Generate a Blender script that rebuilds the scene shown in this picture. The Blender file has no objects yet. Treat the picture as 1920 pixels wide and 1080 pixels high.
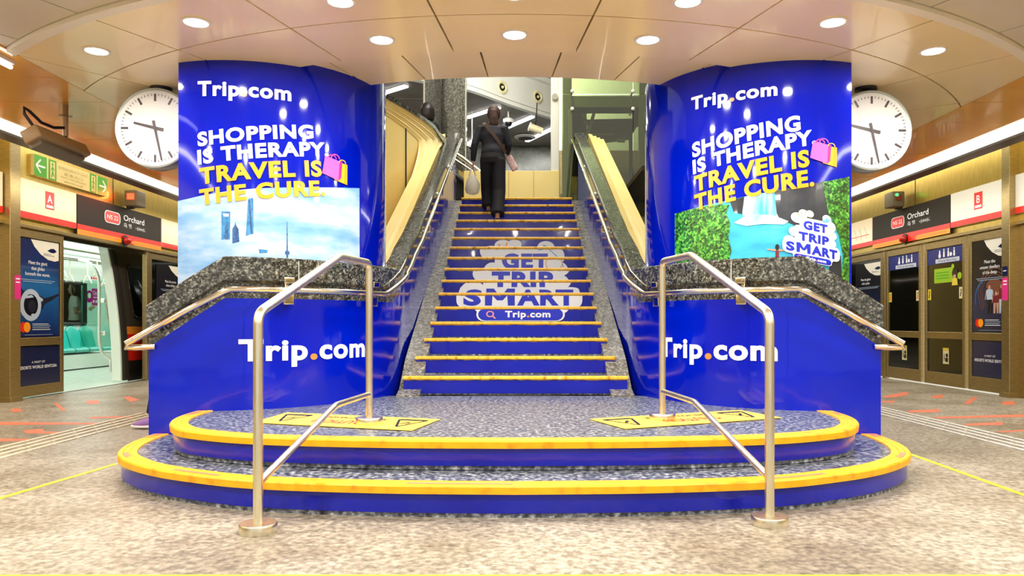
import bpy, bmesh, math, random
from math import sin, cos, pi, radians, sqrt, atan2, hypot
from mathutils import Vector, Matrix
random.seed(7)
SC = bpy.context.scene
COL = SC.collection
# ------------------------------------------------------------------ camera, world, exposure
EYE = 0.923
FPX = 1400.0
cam_d = bpy.data.cameras.new('camera'); cam = bpy.data.objects.new('camera', cam_d); COL.objects.link(cam)
cam.location = (0.025, 0, EYE); cam.rotation_euler = (pi/2, 0, 0)
cam_d.sensor_width = 36; cam_d.lens = 36*FPX/1920
cam_d.shift_y = 65/1920; cam_d.shift_x = -12/1920
cam_d.clip_end = 200
SC.camera = cam
SC.view_settings.view_transform = 'Standard'; SC.view_settings.look = 'None'
SC.view_settings.exposure = -0.18; SC.view_settings.gamma = 1
W = bpy.data.worlds.new('world'); SC.world = W; W.use_nodes = True
W.node_tree.nodes['Background'].inputs[0].default_value = (1.0, 0.93, 0.78, 1)
W.node_tree.nodes['Background'].inputs[1].default_value = 0.95
CEIL = EYE + 1.9            # underside of the low ceiling
RC = 9.48                   # centre (Y) of the round ceiling opening
def lamp(name, loc, size, power, col=(1, .93, .82), shape='DISK', size_y=None, rot=(0, 0, 0), spread=None):
    d = bpy.data.lights.new(name, 'AREA'); d.shape = shape; d.size = size
    if size_y: d.size_y = size_y
    d.energy = power; d.color = col
    if spread: d.spread = spread
    o = bpy.data.objects.new(name, d); COL.objects.link(o); o.location = loc; o.rotation_euler = rot
    return o
# ring downlights: (ring radius, angle in degrees); the lamps themselves
DOWN = [(5.17, a) for a in (0, 11.45, -11.45, 22.9, -22.9, 34.4, -34.4)] + [(4.56, a) for a in (0, 11.3, -11.3)]
FILL_DOWN = [(7.6, a) for a in (-30, -15, 0, 15, 30)] + [(10.2, a) for a in (-20, -7, 7, 20)]  # second list: unseen downlights added over the viewer as fill light
def ringpt(r, a, z=CEIL): return Vector((r*sin(radians(a)), RC - r*cos(radians(a)), z))
for r, a in DOWN:
    lamp('downlight_and_fill_lamp', ringpt(r, a, CEIL-.025), .15, 25, (1, .92, .78))
for r, a in FILL_DOWN:
    lamp('downlight_and_fill_lamp', ringpt(r, a, CEIL-.025), .18, 62, (1, .94, .84))
for sx, x in ((-1, -4.93), (1, 4.865)):
    lamp('cove_lamp', (x, 9, CEIL-.035), .2, 240, (1, .93, .8) if sx < 0 else (1, .97, .88), 'RECTANGLE', 18)
    lamp('screen_gap_fill', (sx*5.5, 9, 3.45), .3, 120, (1, .8, .5) if sx < 0 else (1, .9, .66), 'RECTANGLE', 16)  # second one: unseen fill added in the gap to brighten the screen fascia
for x, y in ((-1.0, 17.9), (.1, 18.7), (1.0, 19.6), (-2.6, 15.9)):
    lamp('hall_and_fill_lamp', (x, y, 5.78), 1.0, 70, (1, .98, .95), 'RECTANGLE', .2)
lamp('hall_and_fill_lamp', (0, 10.2, 6.9), 2.4, 260, (1, .95, .84), 'DISK')  # fill light added unseen above the stair opening, no fitting
lamp('hall_and_fill_lamp', (0, 12.2, 5.9), 2.4, 330, (1, .98, .92), 'RECTANGLE', .5, (radians(96), 0, 0))  # unseen fill added behind the ceiling lip to brighten the white fascia
lamp('passenger_fill', (-9.6, 14.7, 1.9), .4, 40, (.93, 1, .97), 'RECTANGLE', .5, (radians(80), 0, 0))  # unseen fill added outside the train for the figure behind the window
lamp('train_lamp', (-7.7, 13.0, 2.2), .5, 110, (.93, 1, .97), 'RECTANGLE', 7)

# ------------------------------------------------------------------ materials
def lin(c): return c/12.92 if c <= .04045 else ((c+.055)/1.055)**2.4
def rgb(r, g, b): return (lin(r/255), lin(g/255), lin(b/255), 1)
MATS = {}
def mat(name, col, rough=.5, metal=0, coat=0, emit=0, alpha=1, trans=0, emitcol=None, spec=.5):
    if name in MATS: return MATS[name]
    m = bpy.data.materials.new(name); m.use_nodes = True
    b = m.node_tree.nodes['Principled BSDF']
    b.inputs['Base Color'].default_value = rgb(*col); b.inputs['Roughness'].default_value = rough
    b.inputs['Metallic'].default_value = metal; b.inputs['Coat Weight'].default_value = coat
    b.inputs['Coat Roughness'].default_value = .04
    b.inputs['Specular IOR Level'].default_value = spec
    b.inputs['Alpha'].default_value = alpha; b.inputs['Transmission Weight'].default_value = trans
    if emit:
        b.inputs['Emission Color'].default_value = rgb(*(emitcol or col)); b.inputs['Emission Strength'].default_value = emit
    MATS[name] = m; return m
def node(m, t, **k):
    n = m.node_tree.nodes.new(t)
    for a, v in k.items(): setattr(n, a, v)
    return n
def ramp(m, stops):
    r = node(m, 'ShaderNodeValToRGB'); e = r.color_ramp.elements
    while len(e) < len(stops): e.new(.5)
    for i, (p, c) in enumerate(stops): e[i].position = p; e[i].color = rgb(*c)
    return r
def noisy(name, stops, scale=20, detail=4, rough=.4, metal=0, coat=0, kind='noise', stretch=(1, 1, 1), bump=0, second=None, rough2=None):
    """procedural colour from a noise or voronoi pattern in object space"""
    m = mat(name, stops[0][1], rough, metal, coat); L = m.node_tree.links; b = m.node_tree.nodes['Principled BSDF']
    tc = node(m, 'ShaderNodeTexCoord'); mp = node(m, 'ShaderNodeMapping'); mp.inputs['Scale'].default_value = stretch
    L.new(tc.outputs['Object'], mp.inputs[0])
    if kind == 'noise':
        n = node(m, 'ShaderNodeTexNoise'); n.inputs['Scale'].default_value = scale; n.inputs['Detail'].default_value = detail
        out = n.outputs['Fac']
    else:
        n = node(m, 'ShaderNodeTexVoronoi'); n.inputs['Scale'].default_value = scale
        sep = node(m, 'ShaderNodeSeparateColor'); L.new(n.outputs['Color'], sep.inputs[0]); out = sep.outputs[0]
    L.new(mp.outputs[0], n.inputs['Vector'])
    r = ramp(m, stops); L.new(out, r.inputs[0]); colout = r.outputs[0]
    if second:
        n2 = node(m, 'ShaderNodeTexNoise'); n2.inputs['Scale'].default_value = second[0]; n2.inputs['Detail'].default_value = 5
        L.new(mp.outputs[0], n2.inputs['Vector'])
        r2 = ramp(m, second[1]); L.new(n2.outputs['Fac'], r2.inputs[0])
        mx = node(m, 'ShaderNodeMix', data_type='RGBA', blend_type='MULTIPLY'); mx.inputs[0].default_value = second[2]
        L.new(colout, mx.inputs[6]); L.new(r2.outputs[0], mx.inputs[7]); colout = mx.outputs[2]
    L.new(colout, b.inputs['Base Color'])
    if rough2:
        mr = node(m, 'ShaderNodeMapRange'); mr.inputs['To Min'].default_value = rough2[0]; mr.inputs['To Max'].default_value = rough2[1]
        L.new(out, mr.inputs[0]); L.new(mr.outputs[0], b.inputs['Roughness'])
    if bump:
        bp = node(m, 'ShaderNodeBump'); bp.inputs['Strength'].default_value = bump; bp.inputs['Distance'].default_value = .01
        L.new(out, bp.inputs['Height']); L.new(bp.outputs[0], b.inputs['Normal'])
    return m
M = {}
M['floor'] = noisy('terrazzo floor', [(.30, (112, 106, 95)), (.45, (146, 140, 128)), (.55, (166, 160, 148)), (.72, (194, 188, 176))], 38, 8, .34,
                   second=(1.6, [(.35, (196, 186, 168)), (.6, (250, 248, 244))], .8), rough2=(.28, .5))
M['gran_tread'] = noisy('blue grey granite', [(.32, (34, 38, 48)), (.45, (76, 82, 96)), (.55, (116, 122, 134)), (.68, (186, 190, 196))], 42, 6, .3)
M['gran_ledge'] = noisy('dark polished granite', [(.0, (34, 34, 32)), (.35, (66, 68, 64)), (.7, (98, 100, 96)), (.93, (150, 152, 146))], 85, 3, .12, coat=.6, kind='voronoi',
                        second=(30, [(.35, (110, 110, 110)), (.65, (255, 255, 255))], .9))
M['gran_kerb'] = noisy('beige grey granite', [(.0, (104, 102, 94)), (.4, (130, 128, 120)), (.75, (156, 152, 142)), (.95, (184, 180, 170))], 70, 3, .25, kind='voronoi', second=(20, [(.35, (150, 150, 146)), (.65, (255, 255, 255))], .8))
M['gran_wall'] = noisy('grey granite wall', [(.3, (62, 64, 50)), (.55, (84, 86, 72)), (.75, (108, 110, 94))], 9, 5, .3)
M['gran_col'] = noisy('polished grey granite column', [(.0, (50, 50, 44)), (.5, (98, 98, 88)), (.9, (158, 156, 144))], 150, 3, .08, coat=.8, kind='voronoi',
                      second=(25, [(.35, (120, 120, 110)), (.65, (255, 255, 255))], .8))
def vinyl(name, a, b_, rough=.1, bumps=.12):
    m = noisy(name, [(.3, a), (.7, b_)], 1.5, 3, rough, coat=.3); m.node_tree.nodes['Principled BSDF'].inputs['Specular IOR Level'].default_value = .3
    L = m.node_tree.links; b = m.node_tree.nodes['Principled BSDF']
    n = node(m, 'ShaderNodeTexNoise'); n.inputs['Scale'].default_value = 3.2; n.inputs['Detail'].default_value = 1
    tc = node(m, 'ShaderNodeTexCoord'); L.new(tc.outputs['Object'], n.inputs['Vector'])
    bp = node(m, 'ShaderNodeBump'); bp.inputs['Strength'].default_value = bumps; bp.inputs['Distance'].default_value = .05
    L.new(n.outputs['Fac'], bp.inputs['Height']); L.new(bp.outputs[0], b.inputs['Normal']); L.new(bp.outputs[0], b.inputs['Coat Normal'])
    return m
M['vinyl'] = vinyl('blue vinyl wrap', (0, 18, 172), (0, 28, 194))
M['vinyl_pillar'] = vinyl('blue vinyl pillar wrap', (0, 15, 158), (0, 24, 184), .08, .03)
M['vinyl_step'] = vinyl('blue vinyl riser', (0, 15, 150), (1, 22, 172), .2, .1)
M['white'] = mat('white print', (244, 247, 252), .35)
M['orange'] = mat('orange print', (255, 160, 20), .35)
M['orange_dot'] = mat('orange dot print', (255, 140, 60), .35)
M['paleorange'] = mat('pale orange print edge', (255, 214, 190), .35)
M['print_blue'] = mat('blue print', (16, 40, 200), .3)
M['yellow'] = noisy('worn yellow nosing', [(.25, (214, 138, 8)), (.45, (250, 176, 10)), (.8, (255, 190, 20))], 14, 5, .45)
M['yellow_stair'] = noisy('scuffed yellow nosing', [(.28, (150, 96, 20)), (.40, (244, 180, 40)), (.62, (252, 200, 70)), (.72, (234, 210, 170))], 22, 6, .5, stretch=(1, 1, .3))
M['salmon'] = mat('faded orange tape', (236, 128, 92), .5)
M['black'] = mat('black', (16, 15, 14), .4)
M['dark'] = mat('dark trim', (38, 32, 26), .4)
M['steel'] = noisy('brushed stainless tube', [(.3, (216, 209, 188)), (.7, (236, 230, 212))], 30, 2, .3, 1.0, stretch=(1, 1, .1))
M['chrome'] = mat('polished steel', (226, 220, 204), .12, 1.0)
M['frame'] = noisy('brushed bronze steel frame', [(.3, (160, 140, 92)), (.7, (184, 164, 116))], 12, 3, .32, .85, stretch=(1, 1, 12))
M['band_l'] = noisy('brushed steel fascia', [(.3, (206, 176, 84)), (.7, (222, 196, 110))], 6, 3, .3, .85, stretch=(1, 6, 1))
M['ceil'] = noisy('cream metal ceiling panel', [(.3, (240, 214, 160)), (.7, (248, 226, 178))], 1.2, 3, .28, .0, coat=.3)
M['ceil_lit_gold'] = noisy('ceiling panel with golden light painted in', [(.3, (236, 164, 56)), (.7, (244, 184, 80))], 1.0, 3, .22, .12, coat=.3)  # cream panels; the golden reflected light is put into the colour
M['ceil_grey'] = noisy('grey metal ceiling panel', [(.3, (196, 184, 168)), (.7, (208, 198, 182))], 1.2, 3, .4)
M['cream'] = noisy('cream enamel panel', [(.3, (246, 218, 132)), (.7, (252, 230, 156))], 1.2, 2, .3, coat=.1)
M['lens'] = mat('lamp lens', (255, 250, 240), .3, emit=9, emitcol=(255, 248, 238))
M['strip'] = mat('cove light diffuser', (255, 240, 214), .3, emit=2.2, emitcol=(255, 240, 214))
M['tube'] = mat('fluorescent tube', (255, 255, 255), .3, emit=5, emitcol=(250, 250, 255))
M['lamp_rim'] = mat('white lamp rim', (232, 222, 206), .35)
M['clock_face'] = mat('white clock face', (238, 240, 242), .12, coat=.6)
M['clock_rim'] = mat('grey clock rim', (176, 184, 184), .3, .6)
M['hand'] = mat('grey clock hand', (78, 72, 80), .4)
M['sign_white'] = mat('white sign panel', (250, 232, 204), .3)
M['sign_white_r'] = mat('white sign panel cool', (236, 234, 226), .3)
M['sign_black'] = mat('black sign panel', (38, 30, 22), .55, spec=.25)
M['red'] = mat('red print', (232, 30, 18), .35)
M['sign_orange'] = mat('orange warning strip', (252, 160, 20), .35)
M['green'] = mat('green print', (70, 170, 30), .35)
M['exit_white'] = mat('pale exit sign', (232, 216, 150), .35)
M['grey_text'] = mat('faded grey print', (176, 166, 112), .4)
M['navy'] = mat('navy print', (14, 26, 74), .18, coat=.4)
M['navy_dark'] = mat('near black navy print', (8, 12, 30), .18, coat=.4)
M['pink'] = mat('pink print', (226, 40, 140), .35)
M['bag_pink'] = mat('hot pink print', (240, 70, 176), .3)
M['bag_mag'] = mat('magenta print', (200, 20, 130), .3)
M['bag_org'] = mat('amber print', (255, 180, 30), .3)
M['glass_dark'] = mat('dark door glass', (10, 11, 8), .05, spec=.6)
M['sticker_y'] = mat('yellow sticker', (222, 200, 70), .4)
M['sticker_w'] = mat('cream sticker', (226, 216, 170), .4)
M['lime'] = mat('lime sticker', (150, 190, 30), .4)
M['yellow_tape'] = mat('yellow floor tape', (244, 232, 20), .45)
M['tactile'] = mat('cream tactile bar', (240, 224, 196), .35)
M['tactile_r'] = mat('white tactile bar', (238, 236, 230), .35)
M['floor_red'] = noisy('worn red floor sticker', [(.3, (206, 96, 70)), (.7, (216, 130, 100))], 20, 4, .5)
M['mat_y'] = mat('yellow caution mat', (252, 206, 80), .5)
def glassy(name, tint, gloss=.12, mixf=.14):
    m = bpy.data.materials.new(name); m.use_nodes = True; nt = m.node_tree; nt.nodes.clear()
    o = nt.nodes.new('ShaderNodeOutputMaterial'); t = nt.nodes.new('ShaderNodeBsdfTransparent'); g = nt.nodes.new('ShaderNodeBsdfGlossy')
    mx = nt.nodes.new('ShaderNodeMixShader'); t.inputs[0].default_value = rgb(*tint); g.inputs[1].default_value = .03
    mx.inputs[0].default_value = mixf
    nt.links.new(t.outputs[0], mx.inputs[1]); nt.links.new(g.outputs[0], mx.inputs[2]); nt.links.new(mx.outputs[0], o.inputs[0]); MATS[name] = m
    return m
M['lift_glass'] = glassy('green tinted lift glass', (196, 202, 174), mixf=.1)
M['train_glass'] = glassy('smoked train glass', (150, 166, 156), mixf=.12)
M['clear_glass'] = glassy('clear partition glass', (205, 236, 226), mixf=.1)

# ------------------------------------------------------------------ mesh builder
class MB:
    def __init__(s): s.v = []; s.f = []; s.m = []
    def add(s, vs, fs, m=None):
        b = len(s.v); s.v += [Vector(v) for v in vs]
        for f in fs: s.f.append([b+i for i in f]); s.m.append(m)
        return s
    def box(s, c, d, m=None, R=None):
        vs = [Vector((x*d[0]/2, y*d[1]/2, z*d[2]/2)) for x in (-1, 1) for y in (-1, 1) for z in (-1, 1)]
        if R: vs = [R @ v for v in vs]
        return s.add([v+Vector(c) for v in vs], [(0, 1, 3, 2), (4, 6, 7, 5), (0, 4, 5, 1), (2, 3, 7, 6), (0, 2, 6, 4), (1, 5, 7, 3)], m)
    def bb(s, x0, x1, y0, y1, z0, z1, m=None): return s.box(((x0+x1)/2, (y0+y1)/2, (z0+z1)/2), (abs(x1-x0), abs(y1-y0), abs(z1-z0)), m)
    def bevel_box(s, c, d, r, m=None, R=None):
        bm = bmesh.new(); bmesh.ops.create_cube(bm, size=1)
        for v in bm.verts: v.co = Vector((v.co.x*d[0], v.co.y*d[1], v.co.z*d[2]))
        bmesh.ops.bevel(bm, geom=bm.edges[:], offset=r, segments=3, affect='EDGES', profile=.6)
        if R: bmesh.ops.transform(bm, matrix=R.to_4x4(), verts=bm.verts)
        bmesh.ops.translate(bm, vec=Vector(c), verts=bm.verts)
        return s.bm(bm, m)
    def bm(s, bm, m=None):
        bm.verts.index_update(); s.add([v.co.copy() for v in bm.verts], [[v.index for v in f.verts] for f in bm.faces], m); bm.free(); return s
    def tube(s, pts, r, n=14, m=None, cap=True, closed=False):
        pts = [Vector(p) for p in pts]; N = len(pts); vs = []; ref = None
        rr = r if isinstance(r, (list, tuple)) else [r]*N
        for i, p in enumerate(pts):
            a = pts[i-1] if (i > 0 or closed) else p; b = pts[(i+1) % N] if (i < N-1 or closed) else p
            t = (b-a).normalized()
            if ref is None: ref = Vector((0, 0, 1)) if abs(t.z) < .9 else Vector((1, 0, 0))
            x = t.cross(ref).normalized(); y = x.cross(t).normalized(); ref = y
            for k in range(n): vs.append(p + (x*cos(2*pi*k/n)+y*sin(2*pi*k/n))*rr[i])
        fs = []
        for i in range(N if closed else N-1):
            j = (i+1) % N
            for k in range(n): fs.append((i*n+k, i*n+(k+1) % n, j*n+(k+1) % n, j*n+k))
        if cap and not closed: fs += [tuple(range(n)), tuple(range((N-1)*n, N*n))]
        return s.add(vs, fs, m)
    def cyl(s, p0, p1, r, n=32, m=None, r1=None): return s.tube([p0, p1], [r, r if r1 is None else r1], n, m)
    def lathe(s, c, prof, n=40, m=None, axis='z'):
        vs = []
        for r, h in prof:
            for k in range(n):
                a = 2*pi*k/n
                p = (r*cos(a), r*sin(a), h) if axis == 'z' else (r*cos(a), h, r*sin(a))
                vs.append(Vector(c)+Vector(p))
        fs = [(i*n+k, i*n+(k+1) % n, (i+1)*n+(k+1) % n, (i+1)*n+k) for i in range(len(prof)-1) for k in range(n)]
        fs += [tuple(range(n)), tuple(range((len(prof)-1)*n, len(prof)*n))]
        return s.add(vs, fs, m)
    def prism(s, poly, z0, z1, m=None):
        n = len(poly); vs = [(x, y, z0) for x, y in poly]+[(x, y, z1) for x, y in poly]
        return s.add(vs, [tuple(range(n)), tuple(range(n, 2*n))]+[(i, (i+1) % n, n+(i+1) % n, n+i) for i in range(n)], m)
    def loft(s, rows, m=None, closed=False, caps=False):
        n = len(rows[0]); vs = [p for r in rows for p in r]
        fs = [(i*n+k, i*n+(k+1) % n, (i+1)*n+(k+1) % n, (i+1)*n+k) for i in range(len(rows)-1) for k in range(n if closed else n-1)]
        if caps: fs += [tuple(range(n)), tuple(range((len(rows)-1)*n, len(rows)*n))]
        return s.add(vs, fs, m)
    def limb(s, secs, n=16, m=None):
        """secs: (centre, half width across, half depth, across vector) -> closed loft"""
        rows = []
        for i, (c, a, b, ax) in enumerate(secs):
            c = Vector(c); p = Vector(secs[max(i-1, 0)][0]); q = Vector(secs[min(i+1, len(secs)-1)][0]); t = (q-p).normalized()
            ax = Vector(ax); ax = (ax-t*ax.dot(t)).normalized(); ay = t.cross(ax)
            rows.append([c+ax*a*cos(2*pi*k/n)+ay*b*sin(2*pi*k/n) for k in range(n)])
        return s.loft(rows, m, True, True)
    def ball(s, c, r, m=None, sc=(1, 1, 1), u=16, v=10):
        bm = bmesh.new(); bmesh.ops.create_uvsphere(bm, u_segments=u, v_segments=v, radius=1)
        for q in bm.verts: q.co = Vector((q.co.x*r*sc[0], q.co.y*r*sc[1], q.co.z*r*sc[2]))+Vector(c)
        return s.bm(bm, m)
    def mirror(s):
        o = MB(); o.v = [Vector((-v.x, v.y, v.z)) for v in s.v]; o.f = [list(reversed(f)) for f in s.f]; o.m = list(s.m); return o
def origin(o):
    p = Vector((0, 0, 0))
    while o: p += o.location; o = o.parent
    return p
def obj(name, mb, m=None, parent=None, smooth=False, bevel=0):
    me = bpy.data.meshes.new(name)
    if parent: off = origin(parent)
    else:
        xs = [v.x for v in mb.v]; ys = [v.y for v in mb.v]; zs = [v.z for v in mb.v]
        off = Vector(((min(xs)+max(xs))/2, (min(ys)+max(ys))/2, min(zs)))
    me.from_pydata([v-off for v in mb.v], [], mb.f)
    slots = []
    for k in mb.m:
        k = k or m
        if k not in slots: slots.append(k)
    for k in slots: me.materials.append(M[k] if isinstance(k, str) else k)
    for p, k in zip(me.polygons, mb.m): p.material_index = slots.index(k or m)
    bm = bmesh.new(); bm.from_mesh(me)
    if getattr(mb, 'norm', True): bmesh.ops.recalc_face_normals(bm, faces=bm.faces)
    bm.to_mesh(me); bm.free()
    o = bpy.data.objects.new(name, me); COL.objects.link(o)
    if parent: o.parent = parent
    else: o.location = off
    if smooth:
        for p in me.polygons: p.use_smooth = True
        me.set_sharp_from_angle(angle=radians(38))
    if bevel:
        b = o.modifiers.new('bevel', 'BEVEL'); b.width = bevel; b.segments = 2; b.limit_method = 'ANGLE'
    return o
def tag(o, label, cat, group=None):
    o['label'] = label; o['category'] = cat
    if group: o['group'] = group
    return o
def thing(name, label, cat, loc, group=None):
    o = bpy.data.objects.new(name, None); COL.objects.link(o); o.location = loc; o.empty_display_size = .1
    return tag(o, label, cat, group)
def struct(name, mb, m, smooth=False):
    o = obj(name, mb, m, None, smooth); o['kind'] = 'structure'; return o
def stuff(o): o['kind'] = 'stuff'; return o
def dup(root, loc, label=None, cat=None):
    r = root.copy(); COL.objects.link(r); r.location = loc
    if label: r['label'] = label
    for ch in list(root.children):
        c = ch.copy(); COL.objects.link(c); c.parent = r
        for g in ch.children:
            d = g.copy(); COL.objects.link(d); d.parent = c
    return r
# ------------------------------------------------------------------ flat artwork: 2-D shapes and lettering, later laid on real surfaces
_tc = {}
def text2d(body, bold=.02):
    """-> verts, faces, width ; cap height 1, left edge 0, baseline 0"""
    k = (body, bold)
    if k in _tc: return _tc[k]
    c = bpy.data.curves.new('t', 'FONT'); c.body = body; c.offset = bold; c.space_character = 1+bold*2.6; c.resolution_u = 4
    o = bpy.data.objects.new('t', c); COL.objects.link(o); bpy.context.view_layer.update()
    dg = bpy.context.evaluated_depsgraph_get(); me = bpy.data.meshes.new_from_object(o.evaluated_get(dg))
    vs = [(v.co.x, v.co.y) for v in me.vertices]; fs = [list(p.vertices) for p in me.polygons]
    bpy.data.objects.remove(o); bpy.data.curves.remove(c); bpy.data.meshes.remove(me)
    x0 = min(v[0] for v in vs); x1 = max(v[0] for v in vs); h = .729+2*bold
    vs = [((x-x0)/h, (y+bold)/h) for x, y in vs]
    _tc[k] = (vs, fs, (x1-x0)/h); return _tc[k]
class Art:
    """shapes in a plane: list of (verts2d, faces, material, layer)"""
    def __init__(s): s.it = []
    def poly(s, pts, m, layer=0): s.it.append(([tuple(p) for p in pts], [list(range(len(pts)))], m, layer)); return s
    def rect(s, x0, y0, x1, y1, m, layer=0): return s.poly([(x0, y0), (x1, y0), (x1, y1), (x0, y1)], m, layer)
    def circ(s, x, y, r, m, layer=0, n=24, ry=None, a0=0, a1=2*pi):
        return s.poly([(x+r*cos(a0+(a1-a0)*k/n), y+(ry or r)*sin(a0+(a1-a0)*k/n)) for k in range(n + (0 if a1-a0 > 6.2 else 1))], m, layer)
    def ring(s, x, y, r0, r1, m, layer=0, n=28, a0=0, a1=2*pi):
        vs = []; fs = []
        for k in range(n+1):
            a = a0+(a1-a0)*k/n; vs += [(x+r0*cos(a), y+r0*sin(a)), (x+r1*cos(a), y+r1*sin(a))]
        for k in range(n): fs.append([2*k, 2*k+1, 2*k+3, 2*k+2])
        s.it.append((vs, fs, m, layer)); return s
    def rrect(s, x0, y0, x1, y1, r, m, layer=0):
        p = []
        for cx, cy, a in ((x1-r, y1-r, 0), (x0+r, y1-r, 90), (x0+r, y0+r, 180), (x1-r, y0+r, 270)):
            p += [(cx+r*cos(radians(a+15*k)), cy+r*sin(radians(a+15*k))) for k in range(7)]
        return s.poly(p, m, layer)
    def line(s, pts, w, m, layer=0):
        for (ax, ay), (bx, by) in zip(pts, pts[1:]):
            l = hypot(bx-ax, by-ay) or 1; nx, ny = -(by-ay)/l*w/2, (bx-ax)/l*w/2
            s.poly([(ax+nx, ay+ny), (ax-nx, ay-ny), (bx-nx, by-ny), (bx+nx, by+ny)], m, layer)
        return s
    def text(s, body, x, y, h, m, layer=0, bold=.02, w=None, align='l'):
        vs, fs, wd = text2d(body, bold); sx = (w/wd) if w else h; W_ = wd*sx
        x0 = x-(W_/2 if align == 'c' else W_ if align == 'r' else 0)
        s.it.append(([(x0+a*sx, y+b*h) for a, b in vs], fs, m, layer)); return s
    def map(s, fn):
        o = Art(); o.it = [([fn(*p) for p in vs], fs, m, l) for vs, fs, m, l in s.it]; return o
    def merge(s, o, fn=None, dl=0):
        for vs, fs, m, l in o.it: s.it.append(([fn(*p) if fn else p for p in vs], fs, m, l+dl))
        return s
    def clip(s, lo=None, hi=None, axis=1):
        """keep the band lo..hi of one coordinate"""
        o = Art()
        for vs, fs, m, l in s.it:
            c = [v[axis] for v in vs]
            if (lo is not None and max(c) <= lo) or (hi is not None and min(c) >= hi): continue
            bm = bmesh.new(); bv = [bm.verts.new((v[0], v[1], 0)) for v in vs]
            for f in fs:
                try: bm.faces.new([bv[i] for i in f])
                except ValueError: pass
            for val, up in ((lo, False), (hi, True)):
                if val is None: continue
                co = Vector((0, 0, 0)); co[axis] = val; no = Vector((0, 0, 0)); no[axis] = 1
                bmesh.ops.bisect_plane(bm, geom=bm.verts[:]+bm.edges[:]+bm.faces[:], plane_co=co, plane_no=no, clear_outer=up, clear_inner=not up, dist=1e-6)
            bm.verts.index_update()
            if bm.faces: o.it.append(([(v.co.x, v.co.y) for v in bm.verts], [[v.index for v in f.verts] for f in bm.faces], m, l))
            bm.free()
        return o
    def cut(s, step, axis=0):
        o = Art()
        for vs, fs, m, l in s.it:
            bm = bmesh.new(); bv = [bm.verts.new((v[0], v[1], 0)) for v in vs]
            for f in fs:
                try: bm.faces.new([bv[i] for i in f])
                except ValueError: pass
            c = [v[axis] for v in vs]; k = math.floor(min(c)/step)+1
            while k*step < max(c):
                co = Vector((0, 0, 0)); co[axis] = k*step; no = Vector((0, 0, 0)); no[axis] = 1
                bmesh.ops.bisect_plane(bm, geom=bm.verts[:]+bm.edges[:]+bm.faces[:], plane_co=co, plane_no=no, dist=1e-6); k += 1
            bmesh.ops.triangulate(bm, faces=[f for f in bm.faces if len(f.verts) > 4])
            bm.verts.index_update(); o.it.append(([(v.co.x, v.co.y) for v in bm.verts], [[v.index for v in f.verts] for f in bm.faces], m, l)); bm.free()
        return o
    def mb(s, fn, lift=.0012, base=.0015):
        """fn(x, y, height above surface) -> 3-D point"""
        b = MB()
        for i, (vs, fs, m, l) in enumerate(s.it): b.add([fn(x, y, base+l*lift+(i % 24)*.00003) for x, y in vs], fs, m)
        b.norm = True
        return b
def plane(o, u, v):
    o = Vector(o); u = Vector(u); v = Vector(v); n = u.cross(v).normalized()
    return lambda x, y, h: o+u*x+v*y+n*h
def tripcom(mw='white', mo='orange_dot', bold=.036):
    a = Art(); a.text('Trip', 0, 0, 1, mw, 0, bold); w = text2d('Trip', bold)[2]
    a.circ(w+.24, .13, .14, mo, 0); a.text('com', w+.46, 0, 1, mw, 0, bold); wt = w+.46+text2d('com', bold)[2]
    return a, wt
def fit(art, w, x0, y0, x1, y1, h, sh=0):
    """lay art of width w on the baseline (x0,y0)-(x1,y1), cap height h, verticals kept upright (sh leans them)"""
    return art.map(lambda a, b: (x0+(x1-x0)*a/w+sh*b*h, y0+(y1-y0)*a/w+b*h))
def bags():
    a = Art()
    a.poly([(.45, .02), (.98, -.12), (1.0, .72), (.5, .78)], 'bag_org', 0); a.poly([(.84, -.08), (.98, -.12), (1.0, .72), (.9, .73)], 'sign_orange', 1)
    a.poly([(-.02, .22), (.6, .0), (.66, .8), (.1, .95)], 'bag_pink', 2); a.poly([(.6, .0), (.72, .12), (.78, .82), (.66, .8)], 'bag_mag', 2)
    a.ring(.36, .86, .14, .18, 'bag_mag', 3, 14, 0, pi); a.ring(.5, .9, .14, .18, 'bag_pink', 1, 14, 0, pi); a.ring(.78, .74, .12, .155, 'bag_org', 3, 14, 0, pi)
    return a
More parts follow.
